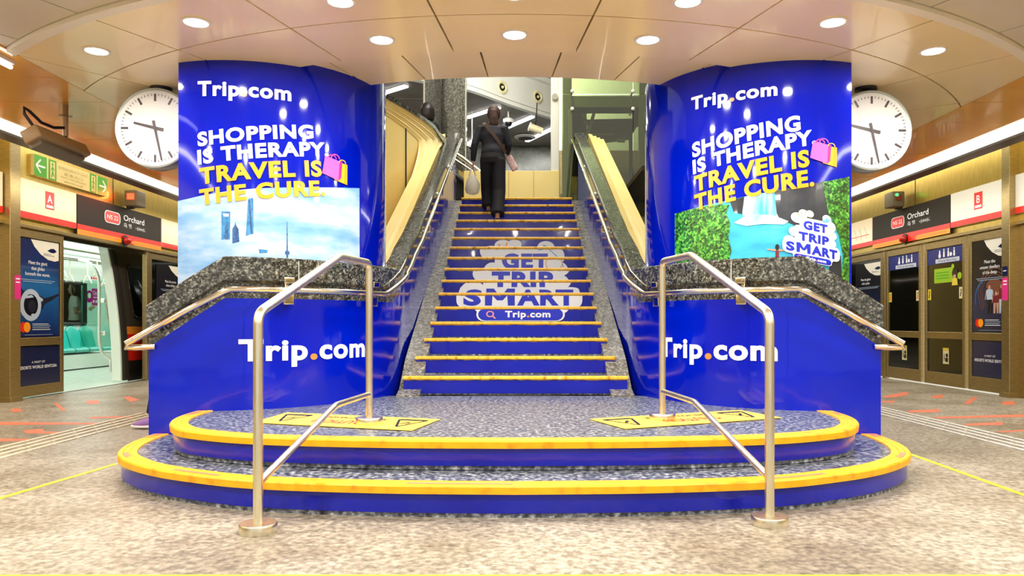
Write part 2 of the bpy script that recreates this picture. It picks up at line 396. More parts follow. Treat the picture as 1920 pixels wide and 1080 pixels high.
def smart_logo():
    a = Art()
    for (x0, y0, x1, y1) in ((-.24, .58, .36, .89), (-.33, .33, .36, .64), (-.55, .08, .55, .385), (-.38, .03, .42, .2)): a.rrect(x0, y0, x1, y1, min(.1, (y1-y0)/2.1), 'white', 0)
    for x, y, r in ((-.29, .86, .11), (-.17, .97, .09), (-.05, .99, .075), (-.22, .86, .12), (.28, .95, .09), (.34, .80, .12), (.38, .62, .1), (.38, .45, .09), (-.34, .55, .1), (-.26, .62, .09), (-.42, .33, .12)):
        a.circ(x, y, r, 'white', 0)
    a.text('GET', -.17, .64, .2, 'print_blue', 2, .05, .46); a.text('TRIP', -.26, .385, .2, 'print_blue', 2, .05, .58)
    a.text('S', -.49, .125, .21, 'print_blue', 2, .05, .155); a.text('ART', -.02, .125, .21, 'print_blue', 2, .05, .51)
    for q in ([(0, 0), (.06, 0), (.07, .21), (.0, .21)], [(.2, 0), (.26, 0), (.26, .21), (.19, .21)], [(.0, .21), (.07, .21), (.155, .06), (.105, .06)], [(.19, .21), (.26, .21), (.155, .06), (.105, .06)]): a.poly([(-.30+x, .125+y) for x, y in q], 'print_blue', 2)
    for x, y, t in ((-.24, .9, 120), (-.2, .93, 100), (-.14, .95, 80)):
        a.line([(x, y), (x+.07*cos(radians(t)), y+.07*sin(radians(t)))], .014, 'orange', 1)
    a.poly([(.2, .86), (.33, .9), (.3, .93), (.42, .96), (.3, .955), (.25, .99), (.26, .93), (.18, .9)], 'sky', 3)
    a.line([(.3, .88), (.4, .78), (.43, .66)], .01, 'sky', 1); a.ring(.34, .7, .075, .083, 'orange', 1)
    a.rrect(-.36, -.05, .38, .1, .072, 'white', 3); a.rrect(-.345, -.037, .365, .087, .06, 'print_blue', 4)
    a.ring(-.245, .03, .022, .033, 'pinkline', 5); a.line([(-.225, .01), (-.2, -.017)], .012, 'pinkline', 5)
    t, w = tripcom(); a.merge(fit(t, w, -.12, -.005, .26, -.005, .072), dl=5)
    return a
M['sky'] = mat('sky blue print', (100, 180, 230), .35); M['pinkline'] = mat('pale pink print', (244, 160, 160), .35)

# ================================================================== FLOOR, WALLS, CEILING
b = MB(); b.bb(-5.97, 6.17, -4, 34, -.2, 0); struct('floor', b, 'floor')
# --- ceiling
def sector(r0, r1, a0, a1, z, t=.03, n=6):
    b = MB(); rows = []
    for k in range(n+1):
        a = radians(a0+(a1-a0)*k/n); rows.append([Vector((r*sin(a), RC-r*cos(a), zz)) for r, zz in ((r0, z), (r1, z), (r1, z+t), (r0, z+t))])
    return b.loft(rows, None, True, True)
def clipx(b, x0, x1):
    bm = bmesh.new(); vv = [bm.verts.new(v) for v in b.v]
    for f in b.f: bm.faces.new([vv[i] for i in f])
    for x, up in ((x0, False), (x1, True)):
        r = bmesh.ops.bisect_plane(bm, geom=bm.verts[:]+bm.edges[:]+bm.faces[:], plane_co=(x, 0, 0), plane_no=(1, 0, 0), clear_outer=up, clear_inner=not up)
    if bm.faces: bmesh.ops.holes_fill(bm, edges=[e for e in bm.edges if e.is_boundary])
    out = MB(); out.bm(bm); return out
def join(dst, src, m=None):
    dst.add(src.v, src.f, m)
cb = MB(); XL, XR = -3.53, 3.92; gd = .006
for (r0, r1, dz) in ((4.237, 4.88, 0), (4.88, 5.49, 0)):
    g = math.degrees(gd/r0)
    for k in range(-8, 8): join(cb, clipx(sector(r0+gd, r1-gd, 5.75+11.5*k+g, 17.25+11.5*k-g, CEIL+dz), XL, XR), 'ceil')
for k in range(-11, 11):
    join(cb, clipx(sector(3.61, 4.237-.004, .6+8*(k+.5)+.09, .6+8*(k+1.5)-.09, CEIL+.035), -4.7, 4.6), 'ceil')
for (r0, r1) in ((5.56, 6.6), (6.6, 7.9), (7.9, 9.4), (9.4, 11.2), (11.2, 13.4)):
    for k in range(-8, 8):
        g = math.degrees(gd/r0); join(cb, clipx(sector(r0+gd, r1-gd, 8*k+3+g, 8*k+11-g, CEIL+.012), XL, XR), 'ceil_grey')
ang = [-90+180*i/90 for i in range(91)]
tr = MB(); tr.loft([[Vector((r*sin(radians(a)), RC-r*cos(radians(a)), z)) for r, z in ((5.49, CEIL+.02), (5.49, CEIL-.018), (5.56, CEIL-.018), (5.56, CEIL+.02))] for a in ang], None, True, True)
join(cb, clipx(tr, XL, XR), 'lamp_rim')
ys = [-4+.655*i-.04 for i in range(58)]
for ya, yb in zip(ys, ys[1:]):
    cb.bb(-4.81+.025, XL-.006, ya+.004, yb-.004, CEIL, CEIL+.03, 'ceil_lit_gold'); cb.bb(XR+.006, 4.70+.025, ya*1+.004, yb-.004, CEIL, CEIL+.03, 'ceil_lit_gold')
# backing and the rim of the opening
bk = MB(); bk.loft([[Vector((r*sin(radians(a)), RC-r*cos(radians(a)), z)) for r, z in ((3.62, CEIL+.09), (14, CEIL+.09))] for a in ang])
join(cb, clipx(bk, -4.8, 4.7), 'dark')
rim = MB(); rim.loft([[Vector((r*sin(radians(a)), RC-r*cos(radians(a)), z)) for r, z in ((3.61, CEIL+.035), (3.60, CEIL+.035), (3.60, 3.45), (3.61, 3.45))] for a in ang], None, True, True)
join(cb, rim, 'ceil')
cb.bb(-4.78, -1.6, 9.5, 34, CEIL+.04, CEIL+.1, 'dark'); cb.bb(1.6, 4.7, 9.5, 34, CEIL+.04, CEIL+.1, 'dark')
struct('ceiling', cb, 'ceil')
# cove light strips and black trim at both sides
for sx, x0, x1, side in ((-1, -5.05, -4.785, 'left'), (1, 4.725, 5.03, 'right')):
    t = thing('cove_light', 'long warm light strip along the ceiling edge on the %s, above the platform screen doors' % side, 'light', ((x0+x1)/2, 14, CEIL))
    b = MB(); b.bb(x0, x1, -4, 34, CEIL-.005, CEIL+.03); obj('diffuser', b, 'strip', t)
    b = MB(); xo = x0-.19 if sx < 0 else x1; b.bb(xo, xo+.19, -4, 34, CEIL-.03, CEIL+.05); obj('housing', b, 'black', t)
# high side ceiling in the gap beyond the coves
b = MB(); b.bb(-6.1, -5.2, -4, 34, 3.5, 3.55); b.bb(5.2, 6.3, -4, 34, 3.5, 3.55);
struct('trim_1', b, 'dark')
# ================================================================== PLATFORM SCREEN WALLS
XWL, XWR = -5.97, 6.17
FL = lambda x, y, h: Vector((XWL+h, x, y))             # left wall: art x = Y, art y = z
FR = lambda x, y, h: Vector((XWR-h, -x, y))            # right wall: art x = -Y
YL = lambda px: 8393/(972-px)
YR = lambda px: 8603/(px-972)
b = MB(); b.bb(XWL-.06, XWL, -4, 34, 2.08, 3.5); struct('wall_left', b, 'band_l')
b = MB(); b.bb(XWR, XWR+.06, -4, 34, 2.13, 3.5); struct('wall_right', b, 'band_l')
b = MB()
for px in (75*0+231,): b.bb(XWL, XWL+.004, YL(212)-.006, YL(212)+.006, 2.66, 3.5)
b.bb(XWR-.004, XWR, YR(1716)-.006, YR(1716)+.006, 2.7, 3.5)
struct('trim_2', b, 'dark')
# mullions
def mullion(side, y, w, label, group):
    t = thing('steel_column', label, 'column', (XWL+.05 if side < 0 else XWR-.05, y, 0), group)
    x = XWL if side < 0 else XWR; s = 1 if side < 0 else -1
    b = MB(); b.bb(x-.05*s, x+.12*s, y-w/2, y+w/2, 0.04, 3.4); obj('shaft', b, 'frame', t, bevel=.006)
    b = MB(); b.bb(x-.05*s, x+.14*s, y-w/2-.015, y+w/2+.015, 0, .06); obj('foot', b, 'frame', t, bevel=.004)
    return t
mullion(-1, YL(10), .18, 'bronze steel column left of the manta ray poster, at the left picture edge', None)
c1 = mullion(1, YR(1903), .15, 'bronze steel column right of the poster of people walking, with a pink sticker', None)

def leaf(side, y0, y1, dz, label, name='platform_screen_door', group=None, posters=False):
    """a framed screen leaf: two panes one over the other"""
    x = XWL if side < 0 else XWR; s = 1 if side < 0 else -1; xc0, xc1 = x-.03*s, x+.02*s
    t = thing(name, label, 'door' if name != 'screen_panel' else 'screen panel', (x, (y0+y1)/2, 0), group)
    fw = .065; b = MB()
    b.bb(xc0, xc1, y0, y0+fw, 0.02, 2.07+dz); b.bb(xc0, xc1, y1-fw, y1, 0.02, 2.07+dz)
    b.bb(xc0, xc1, y0+fw, y1-fw, .02, .15+dz); b.bb(xc0, xc1, y0+fw, y1-fw, .64+dz, .74+dz); b.bb(xc0, xc1, y0+fw, y1-fw, 1.96+dz, 2.07+dz)
    obj('frame', b, 'frame', t, bevel=.005)
    for z0, z1 in ((.15+dz, .64+dz), (.74+dz, 1.96+dz)):
        b = MB(); b.bb(x-.015*s, x-.002*s, y0+fw, y1-fw, z0, z1); obj('pane', b, 'glass_dark', t)
    return t
def sea_art(a, w, h, dark):
    a.rect(0, 0, w, h, 'poster_sea' if not dark else 'poster_deep', 0)
    a.poly([(w*.34, h), (w*.42, h*.93), (w*.56, h*.86), (w*.74, h*.81), (w*.9, h*.80), (w, h*.815), (w, h)], 'sticker_white', 1)
    a.poly([(w*.72, h*.905), (w*.8, h*.93), (w*.88, h*.935), (w*.95, h*.91), (w*.88, h*.888), (w*.8, h*.89)], 'navy', 2)
    a.text('Singapore', w*.63, h*.868, h*.011, 'navy', 2, 0, w*.18); a.text('Oceanarium', w*.63, h*.851, h*.013, 'navy', 2, .01, w*.26)
def gradmat(name, stops, z0, z1):
    """printed vertical colour change"""
    m = mat(name, stops[0][1], .22, coat=.4); L = m.node_tree.links; bs = m.node_tree.nodes['Principled BSDF']
    tc = node(m, 'ShaderNodeTexCoord'); sp = node(m, 'ShaderNodeSeparateXYZ'); L.new(tc.outputs['Generated'], sp.inputs[0])
    n = node(m, 'ShaderNodeTexNoise'); n.inputs['Scale'].default_value = 3; n.inputs['Detail'].default_value = 4; L.new(tc.outputs['Generated'], n.inputs['Vector'])
    ma = node(m, 'ShaderNodeMath', operation='MULTIPLY_ADD'); ma.inputs[1].default_value = .25; L.new(n.outputs['Fac'], ma.inputs[0]); L.new(sp.outputs[2], ma.inputs[2])
    sb = node(m, 'ShaderNodeMath', operation='SUBTRACT'); sb.inputs[1].default_value = .125; L.new(ma.outputs[0], sb.inputs[0])
    r = ramp(m, stops); L.new(sb.outputs[0], r.inputs[0]); L.new(r.outputs[0], bs.inputs['Base Color']); return m
M['poster_sea'] = gradmat('printed sea', [(.0, (14, 30, 92)), (.2, (16, 66, 134)), (.5, (22, 100, 168)), (.75, (20, 44, 104)), (1, (18, 30, 80))], 0, 1)
M['poster_deep'] = gradmat('printed deep sea', [(.0, (10, 22, 62)), (.3, (20, 36, 80)), (.6, (12, 14, 30)), (1, (8, 8, 16))], 0, 1)
M['sticker_white'] = mat('warm white print', (226, 224, 214), .35); M['brown_print'] = mat('brown glow print', (112, 66, 46), .4); M['skin_print'] = mat('skin tone print', (200, 150, 120), .4)
M['maroon'] = mat('maroon print', (116, 20, 32), .4); M['pale_blue'] = mat('pale blue print', (176, 196, 220), .4); M['manta'] = mat('dark manta print', (16, 24, 48), .3)
def poster(side, y0, y1, z0, z1, lines, label, kind):
    """framed advertising poster stuck on the screen"""
    w = abs(y1-y0); h = z1-z0; F = FL if side < 0 else FR; ox = min(y0, y1) if side < 0 else -max(y0, y1)
    fn = lambda x, y, hh: F(ox+x, z0+y, hh+.004)
    a = Art(); sea_art(a, w, h, kind != 'manta')
    t = thing('advertising_poster', label, 'poster', fn(w/2, 0, 0))
    bg = Art(); bg.it = a.it[:1]; obj('print', bg.mb(fn), None, t)
    a.it = a.it[1:]
    top = h*.745
    for i, l in enumerate(lines): a.text(l, w*.5 if kind != 'ghost' else w*.4, top-i*h*.058, h*.038, 'white', 2, .0, None, 'c')
    yb = top-len(lines)*h*.058+h*.01
    a.rect(w*.12, yb, w*.9, yb+.006, 'pale_blue', 2); a.rect(w*.16, yb-.022, w*.84, yb-.016, 'pale_blue', 2)
    if kind == 'manta':
        a.poly([(0, h*.62), (w*.06, h*.58), (w*.14, h*.48), (w*.3, h*.435), (w*.5, h*.44), (w*.66, h*.40), (w*.85, h*.43), (w, h*.46), (w, h*.44), (w*.84, h*.385), (w*.66, h*.34), (w*.6, h*.28), (w*.4, h*.25), (w*.2, h*.24), (w*.1, h*.3), (w*.08, h*.4), (0, h*.5)], 'manta', 1)
        a.ring(w*.34, h*.325, w*.16, w*.235, 'pale_blue', 2, 24); a.circ(w*.34, h*.325, w*.16, 'navy_dark', 2); a.circ(w*.36, h*.31, w*.09, 'manta', 3)
        a.poly([(w*.2, h*.41), (w*.36, h*.43), (w*.4, h*.405), (w*.22, h*.39)], 'pale_blue', 2); a.poly([(w*.48, h*.43), (w*.62, h*.39), (w*.6, h*.365), (w*.5, h*.38)], 'pale_blue', 2)
        a.poly([(w*.1, h*.36), (w*.14, h*.35), (w*.2, h*.23), (w*.15, h*.215), (w*.1, h*.27)], 'pale_blue', 2); a.circ(w*.4, h*.225, w*.06, 'pale_blue', 2, ry=h*.012)
    elif kind == 'people':
        for i, rr in enumerate((.44, .38, .33)): a.ring(w*.62, h*.42, w*rr*.96, w*rr, 'brown_print', 1, 30, -.6, 3.9)
        a.ring(w*.44, h*.36, w*.33, w*.36, 'poster_sea', 1, 20, 1.9, 3.4)
        a.circ(w*.62, h*.5, w*.22, 'brown_print', 1, ry=h*.07)
        for cx, top_, m1, m2, s_ in ((.5, .51, 'pale_blue', 'navy_dark', 1), (.68, .475, 'maroon', 'skin_print', .75), (.83, .51, 'maroon', 'pale_blue', 1)):
            X = w*cx; H = h*.3*s_; b0 = h*.2; 
            a.circ(X, b0+H*.94, w*.035, 'skin_print', 4); a.poly([(X-w*.075, b0+H*.5), (X+w*.075, b0+H*.5), (X+w*.09, b0+H*.84), (X+w*.03, b0+H*.88), (X-w*.03, b0+H*.88), (X-w*.09, b0+H*.84)], m1, 3)
            a.poly([(X-w*.07, b0+H*.5), (X-w*.005, b0+H*.5), (X-w*.02, b0), (X-w*.07, b0)], m2, 3); a.poly([(X+w*.005, b0+H*.5), (X+w*.07, b0+H*.5), (X+w*.06, b0), (X+w*.02, b0)], m2, 3)
            a.line([(X-w*.085, b0+H*.82), (X-w*.12, b0+H*.5)], w*.025, 'skin_print', 2); a.line([(X+w*.085, b0+H*.82), (X+w*.12, b0+H*.5)], w*.025, 'skin_print', 2)
    if kind != 'ghost':
        a.circ(w*.17, h*.098, w*.075, 'red', 2); a.circ(w*.25, h*.098, w*.075, 'sign_orange', 3)
        for i, (ww, mm) in enumerate(((.38, 'white'), (.42, 'pale_blue'), (.4, 'pale_blue'), (.42, 'white'))): a.rect(w*.37, h*(.127-i*.019), w*(.37+ww), h*(.133-i*.019), mm, 2)
        a.rect(w*.2, h*.018, w*.85, h*.021, 'pale_blue', 2)
    obj('artwork', a.mb(fn), None, t); return t
def lowposter(side, y0, y1, z0, z1, label):
    w = abs(y1-y0); h = z1-z0; F = FL if side < 0 else FR; ox = min(y0, y1) if side < 0 else -max(y0, y1)
    fn = lambda x, y, hh: F(ox+x, z0+y, hh+.004)
    t = thing('low_poster', label, 'poster', fn(w/2, 0, 0))
    obj('print', Art().rect(0, 0, w, h, 'navy').mb(fn), None, t)
    a = Art(); a.text('A PART OF', w*.5, h*.56, h*.06, 'white', 1, 0, w*.3, 'c'); a.text("RESORTS WORLD SENTOSA", w*.5, h*.42, h*.085, 'white', 1, .02, w*.86, 'c')
    obj('lettering', a.mb(fn), None, t)
# left screen: fixed panel with posters, open doorway, next panel
yA0, yA1, yD1 = YL(20), YL(117), YL(279)
leaf(-1, yA0, yA1, 0, 'fixed steel screen panel holding the manta ray poster, beside the open train doorway', 'screen_panel')
poster(-1, yA0+.07, yA1-.09, .75, 1.95, ['Meet the giant', 'that glides', 'beneath the waves.'], 'tall sea poster of a manta ray left of the open train doorway', 'manta')
lowposter(-1, yA0+.07, yA1-.07, .155, .63, 'small navy advertising panel under the manta ray poster')
leaf(-1, yD1, yD1+1.6, 0, 'fixed steel screen panel beyond the open doorway, half hidden by the left pillar', 'screen_panel')
poster(-1, YL(292), YL(292)+1.3, .75, 1.9, ['Meet the ancient', 'oldest drifters.'], 'dark sea poster beyond the open train doorway, cut off by the left pillar', 'ghost')
b = MB(); b.bb(XWL-.05, XWL+.03, yD1-.12, yD1-.02, 0, 2.08); tag(obj('steel_jamb', b, 'frame', bevel=.006), 'narrow pale steel door jamb at the far side of the open train doorway', 'door jamb')
# right screen
yr = [YR(p) for p in (1663, 1729, 1735, 1812, 1818, 1899)]
d1 = leaf(1, yr[1], yr[0], .05, 'closed glass screen door leaf next to the end of the blue wall on the right')
d2 = leaf(1, yr[3], yr[2], .05, 'closed glass screen door leaf with a lime green sticker')
leaf(1, yr[5], yr[4], .05, 'fixed steel screen panel holding the poster of people walking', 'screen_panel')
leaf(1, yr[0]+.12, yr[0]+1.7, .05, 'fixed steel screen panel beyond the doors, half hidden by the right ledge', 'screen_panel')
b = MB(); b.bb(XWR-.03, XWR+.05, yr[0]+.01, yr[0]+.10, 0, 2.13); tag(obj('steel_jamb', b, 'frame', bevel=.006), 'narrow steel door jamb beyond the two closed glass doors on the right', 'door jamb')
poster(1, yr[5]+.07, yr[4]-.07, .80, 2.01, ['Meet the', 'unseen dwellers', 'of the deep.'], 'dark poster of three people walking, right of the closed glass doors', 'people')
lowposter(1, yr[5]+.07, yr[4]-.07, .21, .68, 'small navy advertising panel under the poster of people walking')
poster(1, YR(1655), YR(1655)+1.0, .8, 1.96, ['Meet the ghost', 'with a pulse.'], 'dark poster beyond the closed glass doors, cut off by the right pillar', 'ghost')
def door_art(t, y0, y1, lime):
    w = y1-y0-.13; ox = -(y1-.065); fn = lambda x, y, hh: FR(ox+x, y, hh+.001)
    a = Art(); a.rect(0, 1.78, w, 2.01, 'navy_sign', 0)
    for i, cx in enumerate((.36, .48, .6, .76)):
        X = w*cx; a.circ(X, 1.975-.015*(i == 0), .016, 'white', 1, 10); a.poly([(X-.022, 1.87), (X+.022, 1.87), (X+.016, 1.955), (X-.016, 1.955)], 'white', 1)
    a.ring(w*.36, 1.893, .022, .032, 'white', 2, 14); a.circ(w*.67, 1.90, .03, 'white', 1, 12)
    a.rrect(w*.24, 1.79, w*.9, 1.85, .008, 'sticker_w2', 1); a.text('Priority Boarding', w*.57, 1.806, .03, 'navy_sign', 2, .0, w*.5, 'c')
    obj('boarding_sign', a.mb(fn), None, t)
    for nm, x, y, w_, h_ in (('warning_sticker', .01, 1.26, .09, .16), ('warning_sticker', w-.1, 1.26, .08, .16)):
        a = Art(); a.rect(x, y, x+w_, y+h_, 'sticker_y' if x < .1 else 'sticker_w', 0); a.line([(x+.03, y+.03), (x+.05, y+.1)], .02, 'black' if lime else 'red', 1); a.circ(x+.045, y+.12, .014, 'black', 1, 10)
        obj(nm, a.mb(fn), None, t)
    a = Art(); x = w*.45; a.rect(x, .33, x+.15, .56, 'sticker_w', 0); a.rect(x, .52, x+.15, .56, 'sticker_y', 1); a.rect(x+.06, .36, x+.13, .42, 'black', 1); a.circ(x+.1, .455, .03, 'black', 1, 12); a.line([(x+.035, .37), (x+.035, .45)], .018, 'black', 1); a.circ(x+.035, .465, .011, 'black', 1, 10)
    obj('caution_sticker', a.mb(fn), None, t)
    if lime:
        a = Art(); a.rrect(w*.2, 1.5, w*.72, 1.71, .02, 'lime', 0); a.circ(w*.9, 1.58, .05, 'lime', 0); a.circ(w*.72, 1.72, .035, 'lime', 0); a.circ(w*.78, 1.62, .07, 'navy_dark', 1); a.circ(w*.77, 1.57, .035, 'skin_print', 2); a.poly([(w*.7, 1.45), (w*.86, 1.45), (w*.84, 1.55), (w*.72, 1.55)], 'sticker_y', 2)
        for i in range(3): a.rect(w*.26, 1.64-i*.04, w*.62, 1.655-i*.04, 'green', 1)
        obj('lime_sticker', a.mb(fn), None, t)
M['navy_sign'] = mat('royal navy print', (16, 36, 120), .3); M['sticker_w2'] = mat('pale grey print', (196, 204, 220), .35)
door_art(d1, yr[1], yr[0], False); door_art(d2, yr[3], yr[2], True)
# sticker on the right column
fn = lambda x, y, h: Vector((XWR-.12-h, -x, y))
a = Art(); x = -YR(1903)-.055; a.rrect(x, 1.2, x+.11, 1.48, .01, 'pink', 0); a.rect(x, 1.5, x+.1, 1.62, 'navy', 0); a.rect(x+.02, 1.43, x+.09, 1.445, 'white', 1); a.rect(x+.02, 1.39, x+.09, 1.405, 'white', 1); a.rect(x+.02, 1.56, x+.08, 1.57, 'white', 1)
obj('sticker', a.mb(fn), None, c1)
fn = lambda x, y, h: Vector((XWL+.12+h, x, y)); lc = [o for o in bpy.data.objects if o.name.startswith('steel_column')][0]
a = Art(); x = YL(10)-.02; a.rrect(x, 1.2, x+.11, 1.48, .01, 'pink', 0); a.rect(x+.02, 1.43, x+.09, 1.445, 'white', 1); a.rect(x+.02, 1.39, x+.09, 1.405, 'white', 1)
obj('sticker', a.mb(fn), None, lc)
# header rails above the doors
for side in (-1, 1):
    x = XWL if side < 0 else XWR; s = -side; dz = 0 if side < 0 else .05
    b = MB(); b.bb(x-.05*s, x+.05*s, 3, 30, 2.07+dz, 2.115+dz); b.bb(x-.05*s, x+.02*s, 3, 30, 2.0, 2.07+dz) if side < 0 and False else None
    tag(obj('door_header_rail', b, 'frame', bevel=.004), 'long steel header rail above the screen doors on the %s side' % ('left' if side < 0 else 'right'), 'rail')
# signs
def signbox(side, y0, y1, z0, z1, base, art, label, name='station_sign'):
    F = FL if side < 0 else FR; w = abs(y1-y0); ox = min(y0, y1) if side < 0 else -max(y0, y1); s = 1 if side < 0 else -1; x = XWL if side < 0 else XWR
    t = thing(name, label, 'sign', (x, (y0+y1)/2, z0))
    b = MB(); b.bb(x, x+.045*s, y0, y1, z0, z1); obj('panel', b, base, t, bevel=.003)
    fn = lambda u, v, h: F(ox+u, z0+v, .045+h)
    obj('artwork', art(w, z1-z0).mb(fn), None, t); return t
def art_letter(ch):
    def f(w, h):
        a = Art(); a.rect(0, 0, w, h*.16, 'red', 0); cx = w*.53; a.rect(cx-.09, h*.36, cx+.09, h*.83, 'red', 0)
        a.text(ch, cx, h*.53, h*.23, 'white', 1, .015, None, 'c'); a.rect(cx-.07, h*.40, cx+.07, h*.47, 'white', 1); return a
    return f
def art_orchard(w, h):
    a = Art(); a.rect(0, h*.13, w, h*.26, 'red', 0); a.rect(0, 0, w, h*.13, 'sign_orange', 0)
    a.rrect(w*.28, h*.47, w*.46, h*.80, .07, 'white', 1); a.rrect(w*.287, h*.49, w*.453, h*.78, .06, 'red', 2); a.text('NS 22', w*.37, h*.58, h*.12, 'white', 3, .0, w*.125, 'c')
    a.text('Orchard', w*.5, h*.64, h*.17, 'white', 1, .01, w*.26)
    a.text('乌 节', w*.5, h*.46, h*.10, 'white', 1, 0, w*.1); a.text('ஆர்ச்சர்ட்', w*.62, h*.46, h*.08, 'white', 1, 0, w*.16)
    for x0, x1 in ((w*.03, w*.45), (w*.62, w*.97)):
        n = 34; [a.rect(x0+(x1-x0)*i/n, h*.055, x0+(x1-x0)*(i+.6)/n, h*.085, 'salmon', 1) for i in range(n)]
    a.poly([(w*.46, h*.0), (w*.50, h*.065), (w*.46, h*.13), (w*.63, h*.13), (w*.59, h*.065), (w*.63, 0)], 'red', 1)
    return a
def art_map(w, h):
    a = Art(); a.rect(0, 0, w, h*.16, 'red', 0)
    for i in range(9):
        x = w*(.1+.1*i); a.circ(x, h*.42, .012, 'red', 1, 10); a.line([(x, h*.46), (x-.08, h*.72)], .006, 'dark', 1); a.rect(x-.01, h*.3, x+.01, h*.37, 'sign_orange', 1)
    a.line([(w*.05, h*.42), (w*.95, h*.42)], .012, 'red', 0); return a
zl0, zl1 = 2.19, 2.66
signbox(-1, YL(22), YL(137), zl0, zl1, 'sign_white', art_letter('A'), 'white platform sign with a red letter A tile above the manta ray poster')
signbox(-1, YL(138.5), YL(297), 2.12, zl1, 'sign_black', art_orchard, 'black Orchard NS 22 station sign above the open train doorway')
signbox(-1, YL(298), YL(298)+2.0, zl0, zl1, 'sign_white', lambda w, h: Art().rect(0, 0, w, h*.16, 'red', 0), 'plain white sign panel with a red stripe beyond the left station name sign')
signbox(-1, 6.0, YL(-2), zl0, zl1, 'sign_white', lambda w, h: Art().rect(0, 0, w, h*.16, 'red', 0), 'white sign panel with a red stripe cut off by the left picture edge')
zr0, zr1 = 2.26, 2.735
signbox(1, YR(1893), YR(1788.5), zr0, zr1, 'sign_white_r', art_letter('B'), 'white platform sign with a red letter B tile above the poster of people walking')
signbox(1, YR(1787.5), YR(1641), 2.19, zr1, 'sign_black', art_orchard, 'black Orchard NS 22 station sign above the closed glass doors')
signbox(1, YR(1640), YR(1640)+2.0, zr0, zr1, 'sign_white', art_map, 'white rail line map sign with a red stripe, half hidden by the right pillar')
signbox(1, 6.4, YR(1910), zr0, zr1, 'sign_white_r', lambda w, h: Art().rect(0, 0, w, h*.16, 'red', 0), 'white sign panel with a red stripe cut off by the right picture edge')
def art_exit(w, h):
    a = Art(); a.rect(0, 0, w, h, 'exit_white', 0)
    for x0, d in ((.0, 1), (1, -1)):
        X = lambda q: w*(q if d > 0 else 1-q)
        a.rect(min(X(.0), X(.15)), 0, max(X(.0), X(.15)), h, 'green', 1); a.rect(min(X(.17), X(.27)), 0, max(X(.17), X(.27)), h, 'green', 1)
        a.line([(X(.02), h*.5), (X(.13), h*.5)], h*.09, 'white', 2); a.line([(X(.075), h*.82), (X(.02), h*.5), (X(.075), h*.18)], h*.09, 'white', 2)
        a.rect(min(X(.19), X(.25)), h*.08, max(X(.19), X(.25)), h*.9, 'exit_white', 2)
        c = X(.22); a.circ(c, h*.78, h*.07, 'green', 3, 10); a.line([(c, h*.7), (c, h*.42), (c-d*.02, h*.15)], h*.08, 'green', 3); a.line([(c, h*.42), (c+d*.03, h*.2)], h*.07, 'green', 3); a.line([(c-d*.03, h*.5), (c, h*.64), (c+d*.035, h*.52)], h*.05, 'green', 3)
    a.text('EMERGENCY EXIT', w*.5, h*.68, h*.15, 'grey_text', 1, 0, w*.4, 'c'); a.text('紧急出口', w*.5, h*.44, h*.13, 'grey_text', 1, 0, w*.26, 'c')
    a.text('PINTU KECEMASAN', w*.5, h*.28, h*.08, 'grey_text', 1, 0, w*.34, 'c'); a.text('அவசர வழி', w*.5, h*.1, h*.08, 'grey_text', 1, 0, w*.26, 'c')
    return a
signbox(-1, YL(57), YL(195), 2.74, 3.0, 'exit_white', art_exit, 'pale emergency exit sign with green arrows above the left platform signs', 'emergency_exit_sign')
# flashing units on top of the station signs
def beacon(side, y, z, lit, label):
    s = -side; x = (XWL if side < 0 else XWR)+.05*s
    t = thing('signal_box', label, 'signal light', (x, y, z))
    b = MB(); b.bevel_box((x+.12*s, y, z+.14), (.2, .26, .24), .02); obj('housing', b, 'grey_box', t, smooth=True)
    b = MB(); b.bb(x, x+.1*s, y-.03, y+.03, z-.01, z+.05); obj('bracket', b, 'dark', t)
    b = MB(); c = (x+.12*s, y-.135, z+.16); b.box(c, (.1, .02, .09)); obj('lamp', b, lit, t)
    if side > 0:
        b = MB(); b.cyl((x+.15*s, y-.13, z+.2), (x+.15*s, y-.15, z+.2), .022, 16); obj('lamp', b, 'lamp_green', t)
M['grey_box'] = mat('dark grey housing', (110, 100, 82), .4); M['lamp_red'] = mat('lit red lamp', (255, 70, 40), .3, emit=4); M['lamp_green'] = mat('lit green lamp', (60, 255, 110), .3, emit=4); M['lamp_dim'] = mat('dim red lamp', (120, 40, 36), .3)
beacon(-1, 11.35, 2.66, 'lamp_red', 'dark signal box with a glowing red lamp on top of the left station name sign')
beacon(1, YR(1697), 2.73, 'lamp_dim', 'dark signal box with a small green lamp on top of the right station name sign')
lamp('beacon_glow', (XWL+.17, 11.1, 2.83), .08, 3, (1, .1, .05), 'SQUARE', None, (radians(-90), 0, radians(20)))
M['red_dome'] = mat('red dome', (170, 20, 12), .2)
for side, y, lab in ((-1, YL(228), 'red dome lamp on the lower edge of the left station name sign'), (1, YR(1703), 'red dome lamp on the lower edge of the right station name sign')):
    s = -side; x = XWL if side < 0 else XWR; z = 2.16 if side < 0 else 2.24
    t = thing('dome_lamp', lab, 'signal light', (x+.05*s, y, z)); b = MB(); b.ball((x+.07*s, y, z), .075, None, (.9, 1, .8)); obj('dome', b, 'red_dome', t, True)
    b = MB(); b.cyl((x+.045*s, y, z), (x+.065*s, y, z), .085, 20); obj('collar', b, 'dark', t)



# rest of the screens outside the picture, low steel wall
b = MB(); b.bb(XWL-.05, XWL, -4, YL(20)-.02, 0, 2.08); b.bb(XWL-.05, XWL, yD1+1.62, 34, 0, 2.08); b.bb(XWR, XWR+.05, -4, yr[5]-.02, 0, 2.13); b.bb(XWR, XWR+.05, yr[0]+1.72, 34, 0, 2.13)
struct('trim_3', b, 'frame')
b = MB(); b.bb(-5.97, 6.17, 34, 34.1, 0, 3.6); struct('wall_back', b, 'gran_wall')

